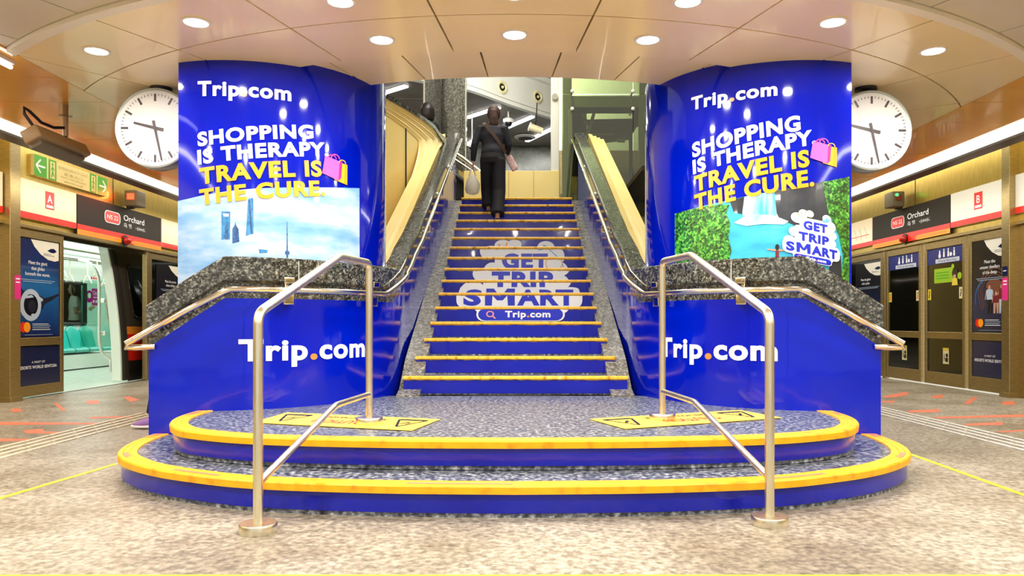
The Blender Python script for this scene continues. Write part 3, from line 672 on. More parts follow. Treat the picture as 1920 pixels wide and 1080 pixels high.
# ================================================================== CURVED PLATFORM (two steps)
def half_curve(pts, n=10):
    """smooth Catmull-Rom through points"""
    P = [Vector((x, y, 0)) for x, y in pts]; out = []
    for i in range(len(P)-1):
        p0 = P[max(i-1, 0)]; p1 = P[i]; p2 = P[i+1]; p3 = P[min(i+2, len(P)-1)]
        for k in range(n):
            t = k/n; out.append(.5*((2*p1)+(-p0+p2)*t+(2*p0-5*p1+4*p2-p3)*t*t+(-p0+3*p1-3*p2+p3)*t**3))
    out.append(P[-1]); return [(p.x, p.y) for p in out]
def offset2d(pts, d):
    out = []
    for i, (x, y) in enumerate(pts):
        a = pts[max(i-1, 0)]; c = pts[min(i+1, len(pts)-1)]; tx, ty = c[0]-a[0], c[1]-a[1]; l = hypot(tx, ty) or 1
        out.append((x-ty/l*d, y+tx/l*d))
    return out
S1 = [(0, 3.50), (.65, 3.53), (1.27, 3.626), (1.67, 3.79), (1.95, 3.96), (2.18, 4.17), (2.33, 4.38), (2.43, 4.65), (2.48, 4.95), (2.50, 5.3), (2.50, 5.6)]
S2 = [(0, 3.86), (.7, 3.89), (1.40, 4.0), (1.83, 4.20), (2.02, 4.40), (2.13, 4.62), (2.19, 4.85), (2.21, 5.1), (2.21, 5.6)]
plat = thing('entrance_platform', 'two curved granite steps with yellow edges and blue risers in front of the staircase', 'steps', (0, 4.6, 0))
def plat_step(pts, z0, z1):
    r = half_curve(pts); full = [(-x, y) for x, y in reversed(r[1:])]+r      # left -> right, outer edge
    o = lambda d: offset2d(full, d)   # d>0 goes inwards (towards +Y)
    core = o(.03)
    back = [(core[-1][0], 6.3), (core[0][0], 6.3)]
    st = MB(); st.prism(core+back, z0, z1-.004, 'gran_tread')
    s = obj('step', st, None, plat)
    ro = o(.022); ri = o(.034)
    b = MB(); b.loft([[Vector((p[0], p[1], z)) for p, z in ((a, z0+.022), (a, z1-.03), (c, z1-.03), (c, z0+.022))] for a, c in zip(ro, ri)], None, True, True)
    obj('riser_wrap', b, 'vinyl_step', s, True)
    # ridged yellow nosing
    prof = [(0.004, z1-.04), (0, z1-.006), (.006, z1+.002), (.028, z1+.003), (.032, z1-.001), (.038, z1+.003), (.062, z1+.003), (.066, z1-.001), (.072, z1+.003), (.105, z1+.003), (.108, z1-.01), (.022, z1-.04)]
    rows = [o(d) for d, _ in prof]
    b = MB(); b.loft([[Vector((rows[j][i][0], rows[j][i][1], prof[j][1])) for j in range(len(prof))] for i in range(len(full))], None, True, True)
    obj('nosing', b, 'yellow', s)
    # scuffed orange tape patches on the nosing
    N = len(full)
    for f0, f1, d0, d1 in ((.045, .085, .02, .07), (.20, .235, .03, .06), (.33, .375, .03, .06), (.46, .5, .03, .06), (.60, .64, .03, .06), (.76, .80, .03, .06), (.91, .96, .01, .07)) if z0 < .1 else ((.06, .1, .02, .06), (.9, .93, .03, .06)):
        i0, i1 = int(f0*N), int(f1*N); A = o(d0); B = o(d1)
        b = MB(); b.loft([[Vector((A[i][0], A[i][1], z1+.0038)), Vector((B[i][0], B[i][1], z1+.0038))] for i in range(i0, i1+1)]); obj('tape_patch', b, 'salmon', s)
plat_step(S1, 0, .155); plat_step(S2, .155, .31)

# ================================================================== STAIRCASE
T = .321; R_ = .155; Y1 = 6.023+T; NST = 16
zn = lambda k: .31+R_*k
stairs = thing('staircase', 'long straight staircase with blue printed risers and yellow nosings rising between the pillars', 'staircase', (0, Y1, .31))
LOGO = smart_logo()
HALF = {1: .955, 2: .895, 3: .855, 4: .835}
def lmap(x, y):
    P = [(-.06, 4.03), (-.037, 4.1), (.10, 4.97), (.12, 5.1), (.34, 6.42), (.385, 6.5), (.59, 7.86), (.635, 8.05), (.86, 9.7), (1.05, 10.75), (1.3, 11.5)]
    y = max(P[0][0], y)
    for (a, t0), (c, t1) in zip(P, P[1:]):
        if y <= c: return (.035+x*1.22, t0+(t1-t0)*(y-a)/(c-a))
    return (.035+x*1.22, 11.5)
L2 = LOGO.cut(.03, 1).map(lmap)
for k in range(1, NST+1):
    hw = HALF.get(k, .825); y0 = Y1+T*(k-1); z1 = zn(k); z0 = z1-R_; yb = Y1+T*NST+.2 if k == NST else y0+T+.1
    b = MB(); b.bb(-hw, hw, y0+.012, yb, z0-.05 if k > 1 else z0, z1-.004); s = obj('step', b, 'gran_tread', stairs)
    b = MB(); b.bb(-hw+.004, hw-.004, y0+.004, y0+.012, z0+.012, z1-.025); obj('riser_wrap', b, 'vinyl_step', s)
    b = MB(); n = 40; rows = []
    for i in range(n+1):
        x = -hw+2*hw*i/n; e = random.uniform(-.004, .003)
        rows.append([Vector((x, y0-.012, z1-.004)), Vector((x, y0-.012, z1-.020)), Vector((x, y0+.003, z1-.030+e)), Vector((x, y0+.02, z1-.03)), Vector((x, y0+.045, z1-.002)), Vector((x, y0+.045, z1+.003)), Vector((x, y0-.004, z1+.003))])
    b.loft(rows, None, True, True); obj('nosing', b, 'yellow_stair' , s)
    sl = L2.clip(k-1+.06, k-.12)
    if sl.it:
        obj('printed_logo', sl.mb(lambda x, y, h, k=k, y0=y0: Vector((x, y0+.004-h, zn(0)+R_*y)), .0014, .0008), None, s)
# sloping granite kerbs at both sides
for s in (-1, 1):
    b = MB(); line = lambda y: .31+R_*(y-6.023)/T-.01
    ya, yb = 6.2, Y1+T*NST+.1
    pts = [(ya, .25), (ya, .32), (6.36, .36), (6.7, line(6.7)-.03), (yb, line(yb-.3)-.02), (yb, .25)]
    x0, x1 = s*.80, s*.99
    b.add([(x0, y, z) for y, z in pts]+[(x1, y, z) for y, z in pts], [tuple(range(6)), tuple(range(6, 12))]+[(i, (i+1) % 6, 6+(i+1) % 6, 6+i) for i in range(6)])
    obj('granite_kerb', b, 'gran_kerb', stairs)
# landing slab and hall floor
b = MB(); b.bb(-3, 1.15, Y1+T*NST+.22, 20.9, 2.6, zn(NST)-.004); struct('trim_4', b, 'gran_tread')

# ================================================================== CURVED SIDE WALLS WITH GRANITE LEDGE, BALUSTRADE AND HANDRAIL
WP = half_curve([(1.02, 6.9), (1.025, 6.6), (1.06, 6.35), (1.15, 6.1), (1.33, 5.74), (1.58, 5.46), (1.85, 5.29), (2.12, 5.20), (2.35, 5.16), (2.52, 5.14)], 6)
def arclen(P):
    L = [0]
    for a, c in zip(P, P[1:]): L.append(L[-1]+hypot(c[0]-a[0], c[1]-a[1]))
    return L
WL_ = arclen(WP)
def wall_at(sl, h=0):
    """point on the right wall at arc length sl from the stair end; h outwards"""
    sl = max(0, min(sl, WL_[-1]-1e-6))
    for i in range(len(WP)-1):
        if sl <= WL_[i+1]:
            t = (sl-WL_[i])/(WL_[i+1]-WL_[i]); a, c = WP[i], WP[i+1]; dx, dy = c[0]-a[0], c[1]-a[1]; l = hypot(dx, dy)
            return a[0]+dx*t+dy/l*h, a[1]+dy*t-dx/l*h
SLW = lambda y: .4829*y-3.521+EYE        # nosing line height at depth y
def topz(x, y):                            # top edge of the granite coping
    z = 1.385
    if y > 6.3: z = max(z, SLW(y)+.90)
    if x > 2.03: z = 1.385-(x-2.03)*.70
    return z
STY = [Y1+T*NST-.02-.35*i for i in range(13)]
STY = [y for y in STY if y > 6.95]
PATH = [(.94+.06*min(max((11.5-y)/4, 0), 1), y) for y in STY]+WP
def nrm(P, i):
    a = P[max(i-1, 0)]; c = P[min(i+1, len(P)-1)]; dx, dy = c[0]-a[0], c[1]-a[1]; l = hypot(dx, dy); return dy/l, -dx/l
V3 = Vector
M['brownjoint'] = mat('tan joint', (190, 160, 90), .5)
TRIP, TW = tripcom()
for s, side in ((-1, 'left'), (1, 'right')):
    t = thing('stair_side_wall', 'curved blue printed wall with granite ledge on the %s of the stairs' % side, 'wall', (s*1.8, 5.9, 0))
    F = (lambda b: b) if s > 0 else (lambda b: b.mirror())
    # body
    b = MB(); outer = []; 
    rows = []
    for i, (x, y) in enumerate(PATH):
        z = topz(x, y)-.29; rows.append([Vector((x, y, 0)), Vector((x, y, z))])
    rows.append([Vector((2.52, 9.5, 0)), Vector((2.52, 9.5, .74))])
    b.loft(rows)
    # back of the stair part and top fill
    inner = [(1.10, y) for y in STY]+[(x+.10, y+.12) for x, y in WP[:-2]]
    rows2 = [[Vector((x, y, topz(x0, y0)-.29)), Vector((x, y, 0))] for (x, y), (x0, y0) in zip(inner, PATH)]
    b.loft(rows2)
    b.loft([[Vector((p[0], p[1], topz(*p)-.29)), Vector((q[0], q[1], topz(*p)-.29))] for p, q in zip(PATH, inner)])
    obj('vinyl_wall', F(b), 'vinyl', t, True)
    b = MB(); b.prism([(1.4, 9.5), (1.4, 6.4), (1.65, 6.1), (1.95, 5.8), (2.2, 5.65), (2.44, 5.55), (2.5, 9.5)], .3, .76); obj('core_block', F(b), 'vinyl', t)
    # granite coping
    prof = [(.0, -.29), (.0, -.185), (.045, -.165), (.05, -.012), (.04, 0), (-.095, 0), (-.105, -.01), (-.105, -.29)]
    b = MB(); rows = []
    for i, (x, y) in enumerate(PATH):
        nx, ny = nrm(PATH, i); z = topz(x, y)
        rows.append([Vector((x+nx*d, y+ny*d, z+dz)) for d, dz in prof])
    b.loft(rows, None, True, True)
    obj('granite_ledge', F(b), 'gran_ledge', t, True)
    b = MB()
    for sl in (.95, 1.62): # joints
        x, y = wall_at(sl, .0505); i = min(range(len(PATH)), key=lambda i: hypot(PATH[i][0]-x, PATH[i][1]-y)); nx, ny = nrm(PATH, i)
        z = 1.385; b.box((x, y, z-.09), (.004, .004, .15))
    obj('ledge_joint', F(b), 'sticker_white', t)
    # writing on the wall
    a0, a1 = (.93, 1.98)
    if s > 0:
        art = fit(TRIP, TW, .88, .650, 1.93, .650, .165)
        fn = lambda x, y, h: Vector((*wall_at(x, .004+h), y))
    else:
        art = fit(TRIP, TW, -2.02, .650, -.96, .650, .165)
        fn = lambda x, y, h: Vector((-wall_at(-x, .004+h)[0], wall_at(-x, .004+h)[1], y))
    obj('lettering', art.cut(.05, 0).mb(fn), None, t)
    # handrail
    h = thing('wall_handrail', 'polished steel wall handrail on the granite ledge %s of the stairs' % side, 'handrail', (s*1.8, 5.9, 1.1))
    pts = []
    for i, (x, y) in enumerate(PATH):
        nx, ny = nrm(PATH, i); d = .085 if y > 6.5 else .10
        z = max(1.155, SLW(y)+.80) if y > 6.0 else 1.155
        if x > 2.0: z = 1.155-(x-2.0)*.60
        pts.append((s*(x+nx*d), y+ny*d, z))
    e = pts[-1]; pts.append((e[0]+s*.10, e[1]-.02, e[2]-.06)); pts.append((e[0]+s*.115, e[1]+.0, e[2]-.085)); pts.append((e[0]+s*.06, e[1]+.03, e[2]-.088)); pts.append((e[0]-s*.03, e[1]+.09, e[2]-.085))
    b = MB(); b.tube(pts, .0215, 16); obj('rail', b, 'chrome', h, True)
    for sl in (.93, 1.70):
        x, y = wall_at(sl, .075); i = min(range(len(PATH)), key=lambda i: hypot(PATH[i][0]-x, PATH[i][1]-y)); nx, ny = nrm(PATH, i)
        R = Matrix.Rotation(atan2(s*nx, -ny), 3, 'Z')
        b = MB(); b.bevel_box((s*x, y, 1.225), (.075, .05, .045), .006, None, R); b.bevel_box((s*(x-.02*nx), y-.02*ny, 1.09), (.075, .055, .075), .006, None, R); b.tube([(s*(x-.05*nx), y-.05*ny, 1.21), (s*(x-.02*nx), y-.02*ny, 1.1)], .02, 10)
        obj('bracket', b, 'chrome', h, True)
    for y in (7.7, 8.9, 10.1):
        z = SLW(y)+.8; b = MB(); b.tube([(s*.88, y, z), (s*.89, y, z-.06), (s*.95, y, z-.06)], .014, 10); b.cyl((s*.91, y, z-.06), (s*.94, y, z-.06), .035, 16); obj('bracket', b, 'chrome', h, True)
    # cream stepped cladding outside the balustrade
    c = thing('cream_balustrade_cladding', 'cream ribbed metal cladding sloping down outside the %s stair balustrade' % side, 'cladding', (s*1.2, 9, 0))
    b = MB(); rows = []
    ys2 = [Y1+T*NST-.05-.5*i for i in range(11)]
    ys2 = [y for y in ys2 if y > 6.0]
    for j, y in enumerate(ys2):
        z = max(SLW(y)+.895, 1.2); row = [Vector((s*1.095, y, z-.35)), Vector((s*1.095, y, z))]
        for q in range(4): row += [Vector((s*(1.10+.055*(q+1)), y-.02*q, z-.012-.028*q)), Vector((s*(1.10+.055*(q+1)), y-.02*q, z-.04-.028*q))]
        row += [Vector((s*1.32, y, .5)), ]
        rows.append(row)
    b.loft(rows); top = rows[0]; b.add(top, [tuple(range(len(top)))])
    obj('sloping_cap', b, 'cream', c)
    b = MB()
    for y in (7.4, 8.2, 9.2, 9.9):
        for q in range(4):
            yy = y-.16*q; z = SLW(yy)+.895-.012-.028*q; b.box((s*(1.128+.055*q), yy, z+.001), (.05, .008, .004), None, Matrix.Rotation(math.atan(.4829), 3, 'X'))
    obj('joint', b, 'brownjoint', c)
    if s < 0:
        # cream parapet curving from the stair head to the left, with flowing ribs
        w = thing('cream_parapet', 'cream curved parapet with flowing ribs and granite rim left of the stair head', 'parapet', (-1.8, 9, 0))
        rim_ = half_curve([(-2.35, 7.3), (-2.0, 8.0), (-1.72, 8.6), (-1.5, 9.15), (-1.32, 9.7), (-1.2, 10.15), (-1.10, 10.6), (-1.02, 11.0)], 5)
        zr_ = 3.66; n = len(rim_)
        b = MB(); rows = []
        for i, (x, y) in enumerate(rim_):
            nx, ny = nrm(rim_, i); drop = 0 if i < n-9 else (i-n+9)/8*.16
            rows.append([Vector((x-nx*d, y-ny*d, zr_-drop+dz)) for d, dz in ((-.02, -.05), (-.025, 0), (.10, 0), (.10, -.05))])
        b.loft(rows, None, True, True); obj('granite_rim', b, 'gran_ledge', w, True)
        ribs = []
        def rimp(u):
            f_ = u*(n-1); i = min(int(f_), n-2); t_ = f_-i; a_, c_ = rim_[i], rim_[i+1]; return V3((a_[0]+(c_[0]-a_[0])*t_, a_[1]+(c_[1]-a_[1])*t_, 0))
        for q in range(5):
            ue = .93-.075*q; L = []
            for k in range(26):
                u = ue*k/25; p_ = rimp(u); L.append(V3((p_.x-.012*q, p_.y, zr_-.045-(.036+.03*max(0, (k-10)/15)**2)*q)))
            e = L[-1]; d0 = (e-L[-3]).normalized()
            ye = 10.45-.36*q; xs = -(1.11+.052*q)
            g = V3((xs, ye, SLW(ye)+.885-.028*q)); dn = V3((0, -1, -.4829)).normalized()
            for k in range(1, 17):
                u = k/16; L.append(e*(1-u)**3+(e+d0*.22)*3*u*(1-u)**2+(g-dn*.28)*3*u*u*(1-u)+g*u**3)
            L.append(V3((xs, ye-.6, SLW(ye-.6)+.88-.028*q)))
            ribs.append(L)
        b = MB()
        for q, L in enumerate(ribs): b.tube(L, .011, 8)
        for qa, qb in zip(ribs, ribs[1:]):
            b.loft([[p_, p_.lerp(r_, .5)+V3((.012, -.01, -.0)), r_] for p_, r_ in zip(qa, qb)])
        RS = ribs
        obj('ribbed_cap', b, 'cream', w, True)
        b = MB(); b.loft([[p, Vector((p.x, p.y, .3))] for p in RS[4][:-1]]); obj('wall_panel', b, 'cream', w, True)
        b = MB(); i = min(range(26), key=lambda k: abs(RS[4][k].y-9.55)); p = RS[4][i]; b.box((p.x+.004, p.y-.004, (p.z+.3)/2), (.016, .016, p.z-.3)); obj('joint', b, 'black', w)

# ================================================================== PRINTED PILLARS
PC = (2.125, 6.4); PR = 1.0
def px_sz(px, py, s):
    """where the line of sight through a pixel meets the pillar: arc length from the front, height"""
    k = (px-972)/FPX; cx = s*PC[0]-.025; cy = PC[1]
    A = k*k+1; B = -2*(k*cx+cy); C = cx*cx+cy*cy-PR*PR; D = max(B*B-4*A*C, 0); Y = (-B-sqrt(D))/(2*A)
    x = k*Y-cx; return (atan2(x, -(Y-cy))*PR, EYE+(605-py)*Y/FPX)
def pil(s):
    return lambda u, z, h: Vector((s*PC[0]+(PR+h)*sin(u/PR), PC[1]-(PR+h)*cos(u/PR), z))
def pmap(s): return lambda x, y: px_sz(x, y, s)
M['cloud'] = noisy('cloud photograph print', [(.25, (84, 146, 214)), (.42, (130, 176, 226)), (.55, (172, 198, 232)), (.72, (200, 212, 232))], 2.6, 6, .3, coat=.3, stretch=(1, 1, 3.2))
M['tower_blue'] = noisy('tower print', [(.3, (30, 96, 160)), (.7, (70, 150, 206))], 30, 2, .35); M['tower_dark'] = noisy('dark tower print', [(.3, (24, 60, 116)), (.7, (60, 110, 170))], 40, 2, .35)
M['leaves'] = noisy('foliage photograph print', [(.0, (10, 44, 22)), (.3, (20, 92, 30)), (.6, (48, 150, 44)), (.95, (120, 196, 76))], 70, 2, .3, coat=.3, kind='voronoi', second=(14, [(.35, (120, 130, 120)), (.6, (255, 255, 255))], .8))
M['rock'] = noisy('rock photograph print', [(.3, (22, 22, 30)), (.55, (40, 46, 58)), (.8, (76, 74, 78))], 5, 5, .3, coat=.3)
M['pool'] = noisy('pool photograph print', [(.3, (14, 138, 190)), (.6, (60, 186, 220)), (.8, (110, 214, 236))], 3, 5, .3, coat=.3, stretch=(1, 1, 2.5))
M['fall'] = noisy('waterfall photograph print', [(.35, (70, 170, 216)), (.5, (170, 222, 244)), (.65, (232, 246, 255))], 10, 4, .3, stretch=(1.6, 1.6, .15))
M['foam'] = noisy('foam photograph print', [(.3, (120, 206, 236)), (.6, (214, 240, 250))], 8, 4, .3)
def slogan(s, lines):
    o = []
    for body, m, p0, p1, hpx, lay in lines:
        a = pmap(s)(*p0); c = pmap(s)(*p1); top = pmap(s)(p0[0], p0[1]-hpx); h = top[1]-a[1]
        vs, fs, w = text2d(body, .05)
        for mm, bo, l in ((m, .042, lay),):
            vs, fs, w = text2d(body, bo); ar = Art(); ar.it = [(list(vs), fs, mm, l)]
            o.append(fit(ar, w, a[0], a[1], c[0], c[1], h, -.06))
    return o
for s, side in ((-1, 'left'), (1, 'right')):
    what = 'a photograph of towers above clouds' if s < 0 else 'a photograph of a jungle waterfall'
    t = thing('printed_pillar', 'big round blue advertising pillar on the %s, printed with %s' % (side, what), 'pillar', (s*PC[0], PC[1], .7))
    fn = pil(s)
    a_out = -math.asin((2.46-2.125)/PR) if s < 0 else math.asin((2.46-2.125)/PR)
    b = MB(); rows = []
    a_in = s*-1*radians(179)
    for k in range(49):
        a = a_out+(a_in-a_out)*k/48; rows.append([Vector((s*PC[0]+PR*sin(a), PC[1]-PR*cos(a), z)) for z in (.95, CEIL+.14)])
    e = rows[0][0]; f = rows[-1][0]
    rows = [[Vector((s*2.46, 7.4, z)) for z in (.95, CEIL+.14)]]+rows
    b.loft(rows); b.loft([rows[-1], rows[0]]); b.add([r[1] for r in rows], [tuple(range(len(rows)))])
    obj('vinyl_wrap', b, 'vinyl_pillar', t, True)
    P = pmap(s)
    def photo(pts, m, lay, art): art.poly([P(*p) for p in pts], m, lay)
    a = Art()
    if s < 0:
        photo([(334, 377), (352, 373), (380, 366.5), (410, 361), (440, 357), (480, 353.5), (520, 352), (559, 351.6), (600, 351.6), (640, 352), (673.5, 353), (674, 520), (334, 560)], 'cloud', 1, a)
        photo([(415.7, 396.5), (432, 397), (431.5, 449), (427, 446), (421, 448), (415.7, 450)], 'tower_blue', 2, a); photo([(418, 400), (430, 400.5), (429, 407), (419.5, 406)], 'cloud', 3, a)
        photo([(422, 425), (426, 420), (428, 424), (429, 449), (422, 448)], 'tower_dark', 3, a)
        photo([(441.8, 416), (443, 422), (447.5, 430), (449, 453), (436, 456.5), (436, 429), (440.5, 422)], 'tower_dark', 2, a)
        photo([(465, 373), (475, 370), (475.5, 439), (470, 439), (461, 443), (463, 418)], 'tower_blue', 2, a); photo([(466, 376), (469, 375), (474, 438), (470, 438)], 'tower_dark', 3, a)
        photo([(485, 467), (492, 468), (502, 469), (501, 474), (487, 475)], 'tower_blue', 2, a)
        photo([(537.7, 416), (538.6, 416), (540, 484), (537, 484)], 'tower_dark', 2, a); c = P(538.6, 474); a.circ(c[0], c[1], .017, 'tower_dark', 3, 14); c = P(538.4, 440); a.circ(c[0], c[1], .006, 'tower_dark', 3, 10)
        lines = [('SHOPPING', 'white', (372, 275.5), (587.5, 260.5), 28, 4), ('IS THERAPY.', 'white', (372, 309.5), (615.5, 294), 29, 4),
                 ('TRAVEL IS', 'orange', (376, 347), (603, 331.5), 33, 6), ('THE CURE.', 'orange', (376, 386), (609, 368), 32, 6)]
        lg = ((371.5, 181), (546, 190.5), 30); bg = ((604, 335), (650, 342), 46)
    else:
        photo([(1266, 401), (1290, 394), (1320, 386), (1360, 377), (1400, 368), (1440, 360), (1480, 352.5), (1520, 345.5), (1560, 338), (1591.5, 331.5), (1591.5, 560), (1266, 530)], 'pool', 1, a)
        photo([(1266, 401), (1290, 394), (1320, 387), (1345, 384), (1368, 384), (1362, 400), (1370, 420), (1366, 445), (1372, 470), (1360, 520), (1266, 530)], 'leaves', 3, a)
        photo([(1368, 376), (1400, 368), (1440, 360), (1480, 352.5), (1530, 343.5), (1560, 338), (1556, 400), (1560, 440), (1500, 428), (1470, 414), (1450, 405), (1420, 400), (1400, 404), (1376, 398)], 'rock', 2, a)
        photo([(1396, 369), (1440, 360.5), (1452, 358), (1456, 400), (1462, 412), (1396, 412), (1392, 400)], 'fall', 3, a)
        photo([(1376, 418), (1396, 406), (1420, 402), (1450, 404), (1478, 415), (1470, 421), (1430, 420), (1400, 424)], 'foam', 4, a)
        photo([(1541, 341.5), (1560, 338), (1591.5, 331.5), (1591.5, 560), (1575, 540), (1580, 480), (1572, 440), (1556, 410), (1548, 380)], 'leaves', 3, a)
        photo([(1558, 470), (1576, 480), (1578, 530), (1552, 520)], 'rock', 2, a)
        # bather seen from behind, arms out
        c = P(1457, 463.5); a.circ(c[0], c[1], .014, 'black', 5, 12, .022); photo([(1453.5, 470), (1460.5, 470), (1460, 478), (1462, 489), (1452, 489), (1454, 478)], 'maroon', 4, a)
        photo([(1454, 471), (1438, 468.5), (1438, 466.8), (1455, 467.5)], 'skin_print', 4, a); photo([(1460, 471), (1476, 470), (1476, 468.4), (1459, 467.5)], 'skin_print', 4, a)
        lines = [('SHOPPING', 'white', (1299.5, 296.5), (1501, 245), 29, 4), ('IS THERAPY.', 'white', (1300.5, 327.5), (1530, 270.5), 28, 4),
                 ('TRAVEL IS', 'orange', (1304, 361), (1517.5, 312.5), 32, 6), ('THE CURE.', 'orange', (1304, 396), (1526, 349), 32, 6)]
        lg = ((1297, 208), (1457.5, 179.5), 26); bg = ((1519, 306), (1568, 309), 44)
    obj('printed_photograph', a.cut(.05, 0).mb(fn), None, t)
    o = Art()
    for q in slogan(s, lines): o.merge(q)
    obj('slogan_lettering', o.cut(.06, 0).mb(fn), None, t)
    p0, p1 = P(*lg[0]), P(*lg[1]); h = P(lg[0][0], lg[0][1]-lg[2])[1]-p0[1]
    obj('logo_lettering', fit(TRIP, TW, *p0, *p1, h).cut(.06, 0).mb(fn, .0012, .0015+.0012*4), None, t)
    p0, p1 = P(*bg[0]), P(*bg[1]); h = P(bg[0][0], bg[0][1]-bg[2])[1]-p0[1]
    obj('shopping_bags', fit(bags(), 1, *p0, *p1, h, -.02).mb(fn, .0012, .0015+.0012*7), None, t)
    if s > 0:
        p0, p1 = P(1470, 479), P(1572, 499.5); lx = lambda x, y: (p0[0]+(p1[0]-p0[0])*(x+.52)/1.06, p0[1]+(p1[1]-p0[1])*(x+.52)/1.06+y*(P(1520, 397)[1]-P(1520, 484)[1])/1.0)
        obj('badge_logo', LOGO.map(lx).cut(.06, 0).mb(fn, .001, .0015+.0012*8), None, t)
# ================================================================== STEEL HANDRAIL FRAMES
def arc3(p, a, c, r, n=6):
    """rounded corner at a between p and c"""
    p, a, c = Vector(p), Vector(a), Vector(c); u = (p-a).normalized()*r; v = (c-a).normalized()*r
    return [(a+u)*(1-t)**2+a*2*t*(1-t)+(a+v)*t*t for t in [k/n for k in range(n+1)]]
def frame_rail(s, xf, yf, xr, yr_, zf, zr_, label):
    t = thing('handrail_frame', label, 'handrail', (s*(xf+xr)/2, (yf+yr_)/2, 0))
    A = lambda f, z: Vector((s*(xf+(xr-xf)*f), yf+(yr_-yf)*f, z))
    pk = .665
    pts = [A(0, .03)]+arc3(A(0, .03), A(0, zf), A(pk, zr_), .05)+arc3(A(0, zf), A(pk, zr_), A(1, zr_), .03)+arc3(A(pk, zr_), A(1, zr_), A(1, .35), .05)+[A(1, .33)]
    b = MB(); b.tube(pts, .0215, 20); obj('rail', b, 'steel', t, True)
    b = MB(); b.tube([A(0, .215)]+arc3(A(0, .215), A(.63, .475), A(1, .49), .02)+[A(1, .49)], .0165, 16); obj('lower_rail', b, 'steel', t, True)
    for f, z in ((0, 0), (1, .31)):
        p = A(f, z); b = MB(); b.lathe((p.x, p.y, z), [(.080, 0), (.082, .004), (.082, .038), (.079, .042), (.0, .042)][:4], 40); obj('base_plate', b, 'steel', t, True)
frame_rail(-1, 1.122, 3.29, .878, 4.52, .965, 1.285, 'brushed steel handrail frame standing on the left side of the curved steps')
frame_rail(1, 1.172, 3.41, .935, 4.72, .965, 1.31, 'brushed steel handrail frame standing on the right side of the curved steps')
# ================================================================== CAUTION MATS
def caution(c, label):
    """c: four corners on the platform, far-left, far-right, near-right, near-left"""
    c = [Vector((x, y, .31)) for x, y in c]; mid = sum(c, Vector())/4
    def fn(u, v, h):   # u 0..1 left-right, v 0..1 near-far
        return (c[3].lerp(c[2], u)).lerp(c[0].lerp(c[1], u), v)+Vector((0, 0, h+.002))
    t = thing('caution_mat', label, 'floor mat', mid)
    b = MB(); b.add([p for p in c]+[p+Vector((0, 0, .003)) for p in c], [(0, 1, 2, 3), (4, 5, 6, 7)]+[(i, (i+1) % 4, 4+(i+1) % 4, 4+i) for i in range(4)]); obj('sheet', b, 'mat_y', t)
    a = Art(); W2 = 2.2
    for cx in (.13, .87):
        q = [(cx-.085, .8), (cx+.085, .8), (cx, .2)]
        for i in range(3): a.line([q[i], q[(i+1) % 3]], .016 if i else .1, 'black', 1)
        a.line([(cx-.02, .45), (cx+.02, .62)], .02, 'black', 1); a.line([(cx, .55), (cx+.03, .5)], .012, 'black', 1); a.circ(cx+.03, .42, .012, 'black', 1, 10, .03)
    r = Art(); r.text('CAUTION', 0, 0, 1, 'red', 1, .02); w = text2d('CAUTION', .02)[2]; a.merge(r, lambda x, y: (.68-.36*x/w, .50-.26*y))
    r = Art(); r.text('PLEASE HOLD HANDRAIL', 0, 0, 1, 'black', 1, .01); w = text2d('PLEASE HOLD HANDRAIL', .01)[2]; a.merge(r, lambda x, y: (.72-.44*x/w, .80-.14*y))
    obj('printed_warning', a.mb(fn, .0004, .0016), None, t)
caution([(-1.55, 5.08), (-.47, 4.72), (-.58, 4.23), (-1.60, 4.57)], 'yellow caution mat under the rear post of the left handrail frame')
caution([(.475, 4.74), (1.57, 5.22), (1.72, 4.80), (.64, 4.30)], 'yellow caution mat under the rear post of the right handrail frame')
# ================================================================== FLOOR MARKINGS
def strip(name, pts, w, m, label, cat, group=None, z=.0):
    a = Art(); a.line(pts, w, m, 0)
    b = a.mb(lambda x, y, h: Vector((x, y, h)), .001, .0015); return tag(obj(name, b), label, cat, group)
strip('floor_tape', [(-4, 2.70), (5, 2.70)], .06, 'yellow_tape', 'yellow floor tape running across the bottom of the picture', 'floor tape')
strip('floor_tape', [(-2.69, 2.75), (-2.70, 3.9), (-2.60, 4.88)], .035, 'yellow_tape', 'yellow floor tape running from the left end of the curved steps', 'floor tape')
strip('floor_tape', [(2.72, 2.75), (2.73, 4.0), (2.78, 5.4)], .035, 'yellow_tape', 'yellow floor tape running from the right end of the curved steps', 'floor tape')
def marks(side, items, where):
    for i, (pts, m, lab) in enumerate(items):
        q = []
        for px, py in pts:
            Y = EYE*FPX/(py-605); q.append(((px-972)*Y/FPX+.025, Y))
        a = Art(); a.poly(q, m, 0); o = obj('floor_marking', a.mb(lambda x, y, h: Vector((x, y, h)), .001, .001)); tag(o, lab, 'floor marking', None)
